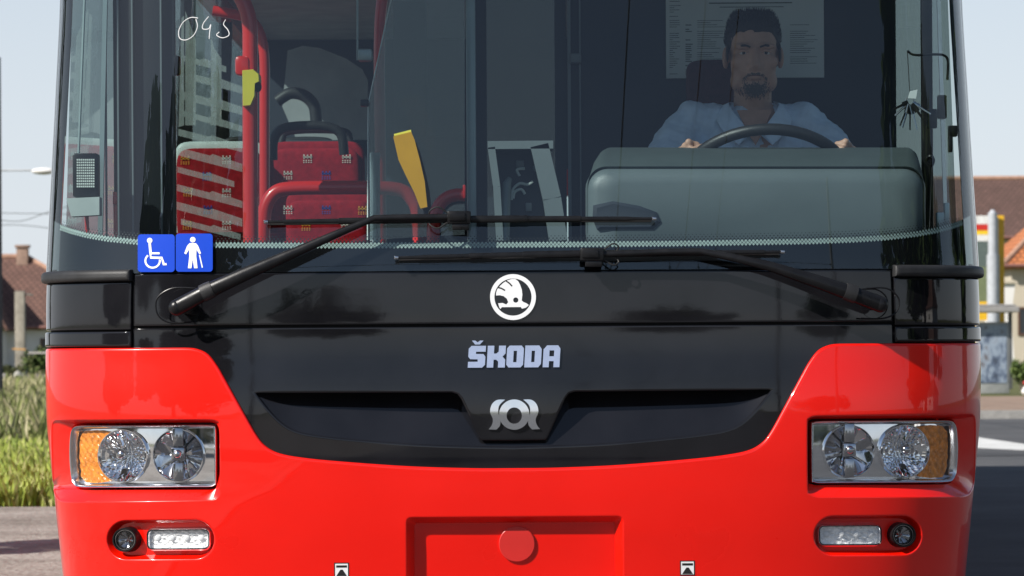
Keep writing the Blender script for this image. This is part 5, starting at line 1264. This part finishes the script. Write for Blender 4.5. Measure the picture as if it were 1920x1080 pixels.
tree('roadside_tree', (-11.5, -16, 0), 9.5, 4.8, 'big round tree mirrored in the left side of the windscreen', 32, GC, 9000, .3, TG)
tree('roadside_tree', (-19.5, -12, 0), 6.0, 4.0, 'lower round tree mirrored in the left corner panels', 38, GC, 6000, .3, TG)
tree('roadside_tree', (-34, -62, 0), 10, 8.0, 'tall tree mirrored low in the left half of the bus front', 33, GC, 5000, .4, TG)
tree('roadside_tree', (-13, -78, 0), 8.0, 9.5, 'broad tree mirrored left of the round emblem', 34, GC, 5500, .45, TG)
tree('roadside_tree', (10, -82, 0), 7.0, 9.0, 'low spreading tree mirrored right of the round emblem', 35, GC, 5500, .45, TG)
tree('roadside_tree', (30, -58, 0), 8.5, 7.5, 'bushy tree mirrored in the right headlight side', 36, GC, 4500, .4, TG)
tree('roadside_tree', (26, -14, 0), 8, 3.4, 'slim tree mirrored in the right corner panels', 37, GC, 3000, .3, TG)
tree('roadside_tree', (13, -5, 0), 10, 4.6, 'broad tree mirrored along the right edge of the bus', 39, GC, 7000, .3, TG)
tree('roadside_tree', (12.5, 5.5, 0), 9, 4.2, 'tree beside the bus mirrored at its far right rim', 40, GC, 6000, .3, TG)
house('roadside_house', (52, -20, 0), 10, 8, 4.2, 7.5, 2.5, 'white_wall', tr1, 'white house mirrored in the right corner of the bus', windows=[(-2, 2, 1.2, 1.4), (2, 2, 1.2, 1.4)]).rotation_euler = (0, 0, R(-70))
WG = 'trolley wires over the road'
for i, (x, lab) in enumerate(((.95, 'trolley wire mirrored farthest left of the driver'), (2.1, 'trolley wire mirrored just left of the driver'), (2.8, 'trolley wire mirrored across the driver'))):
    mb = MB(); mb.tube([(x, y, 5.6-.12*sin(pi*((y+80) % 25)/25)) for y in range(-80, 130, 5)], .010, 6); tag(mb.build('trolley_wire', mat('copper_wire%d' % i, (.05, .04, .035), .5), None), lab, 'wire', WG)
for i, (y, z, lab) in enumerate(((-15, 6.1, 'span wire crossing high over the driver in the windscreen mirror image'), (-26, 6.4, 'farther span wire mirrored lower in the windscreen'))):
    mb = MB(); mb.tube([(x, y+.05*x, z+.0035*x*x) for x in np.linspace(-9, 9, 40)], .009, 6)
    for x in (.95, 2.1, 2.8): mb.tube([(x, y+.05*x, z), (x, y+.05*x, 5.6)], .012, 6); mb.box((x, y+.05*x, z-.2), (.05, .05, .12))
    tag(mb.build('span_wire', mat('span_steel%d' % i, (.06, .06, .06), .5), None), lab, 'wire', WG)
    for s in (-1, 1):
        g = empty('wire_mast', (s*9, y+.05*s*9, 0)); tag(g, 'steel mast holding the %s span wire on the photo %s' % (('nearer', 'farther')[i], 'left' if s < 0 else 'right'), 'mast', 'masts of the trolley wires')
        mb = MB(); mb.tube([(0, 0, 0), (0, 0, 7.4)], [.13, .09], 12); mb.build('shaft', mat('mast_paint', (.2, .21, .2), .6), g)
        mb = MB(); mb.tube([(0, 0, z+.28), (-s*.2, 0, z+.28)], .03, 8); mb.build('bracket', 'plastic', g)
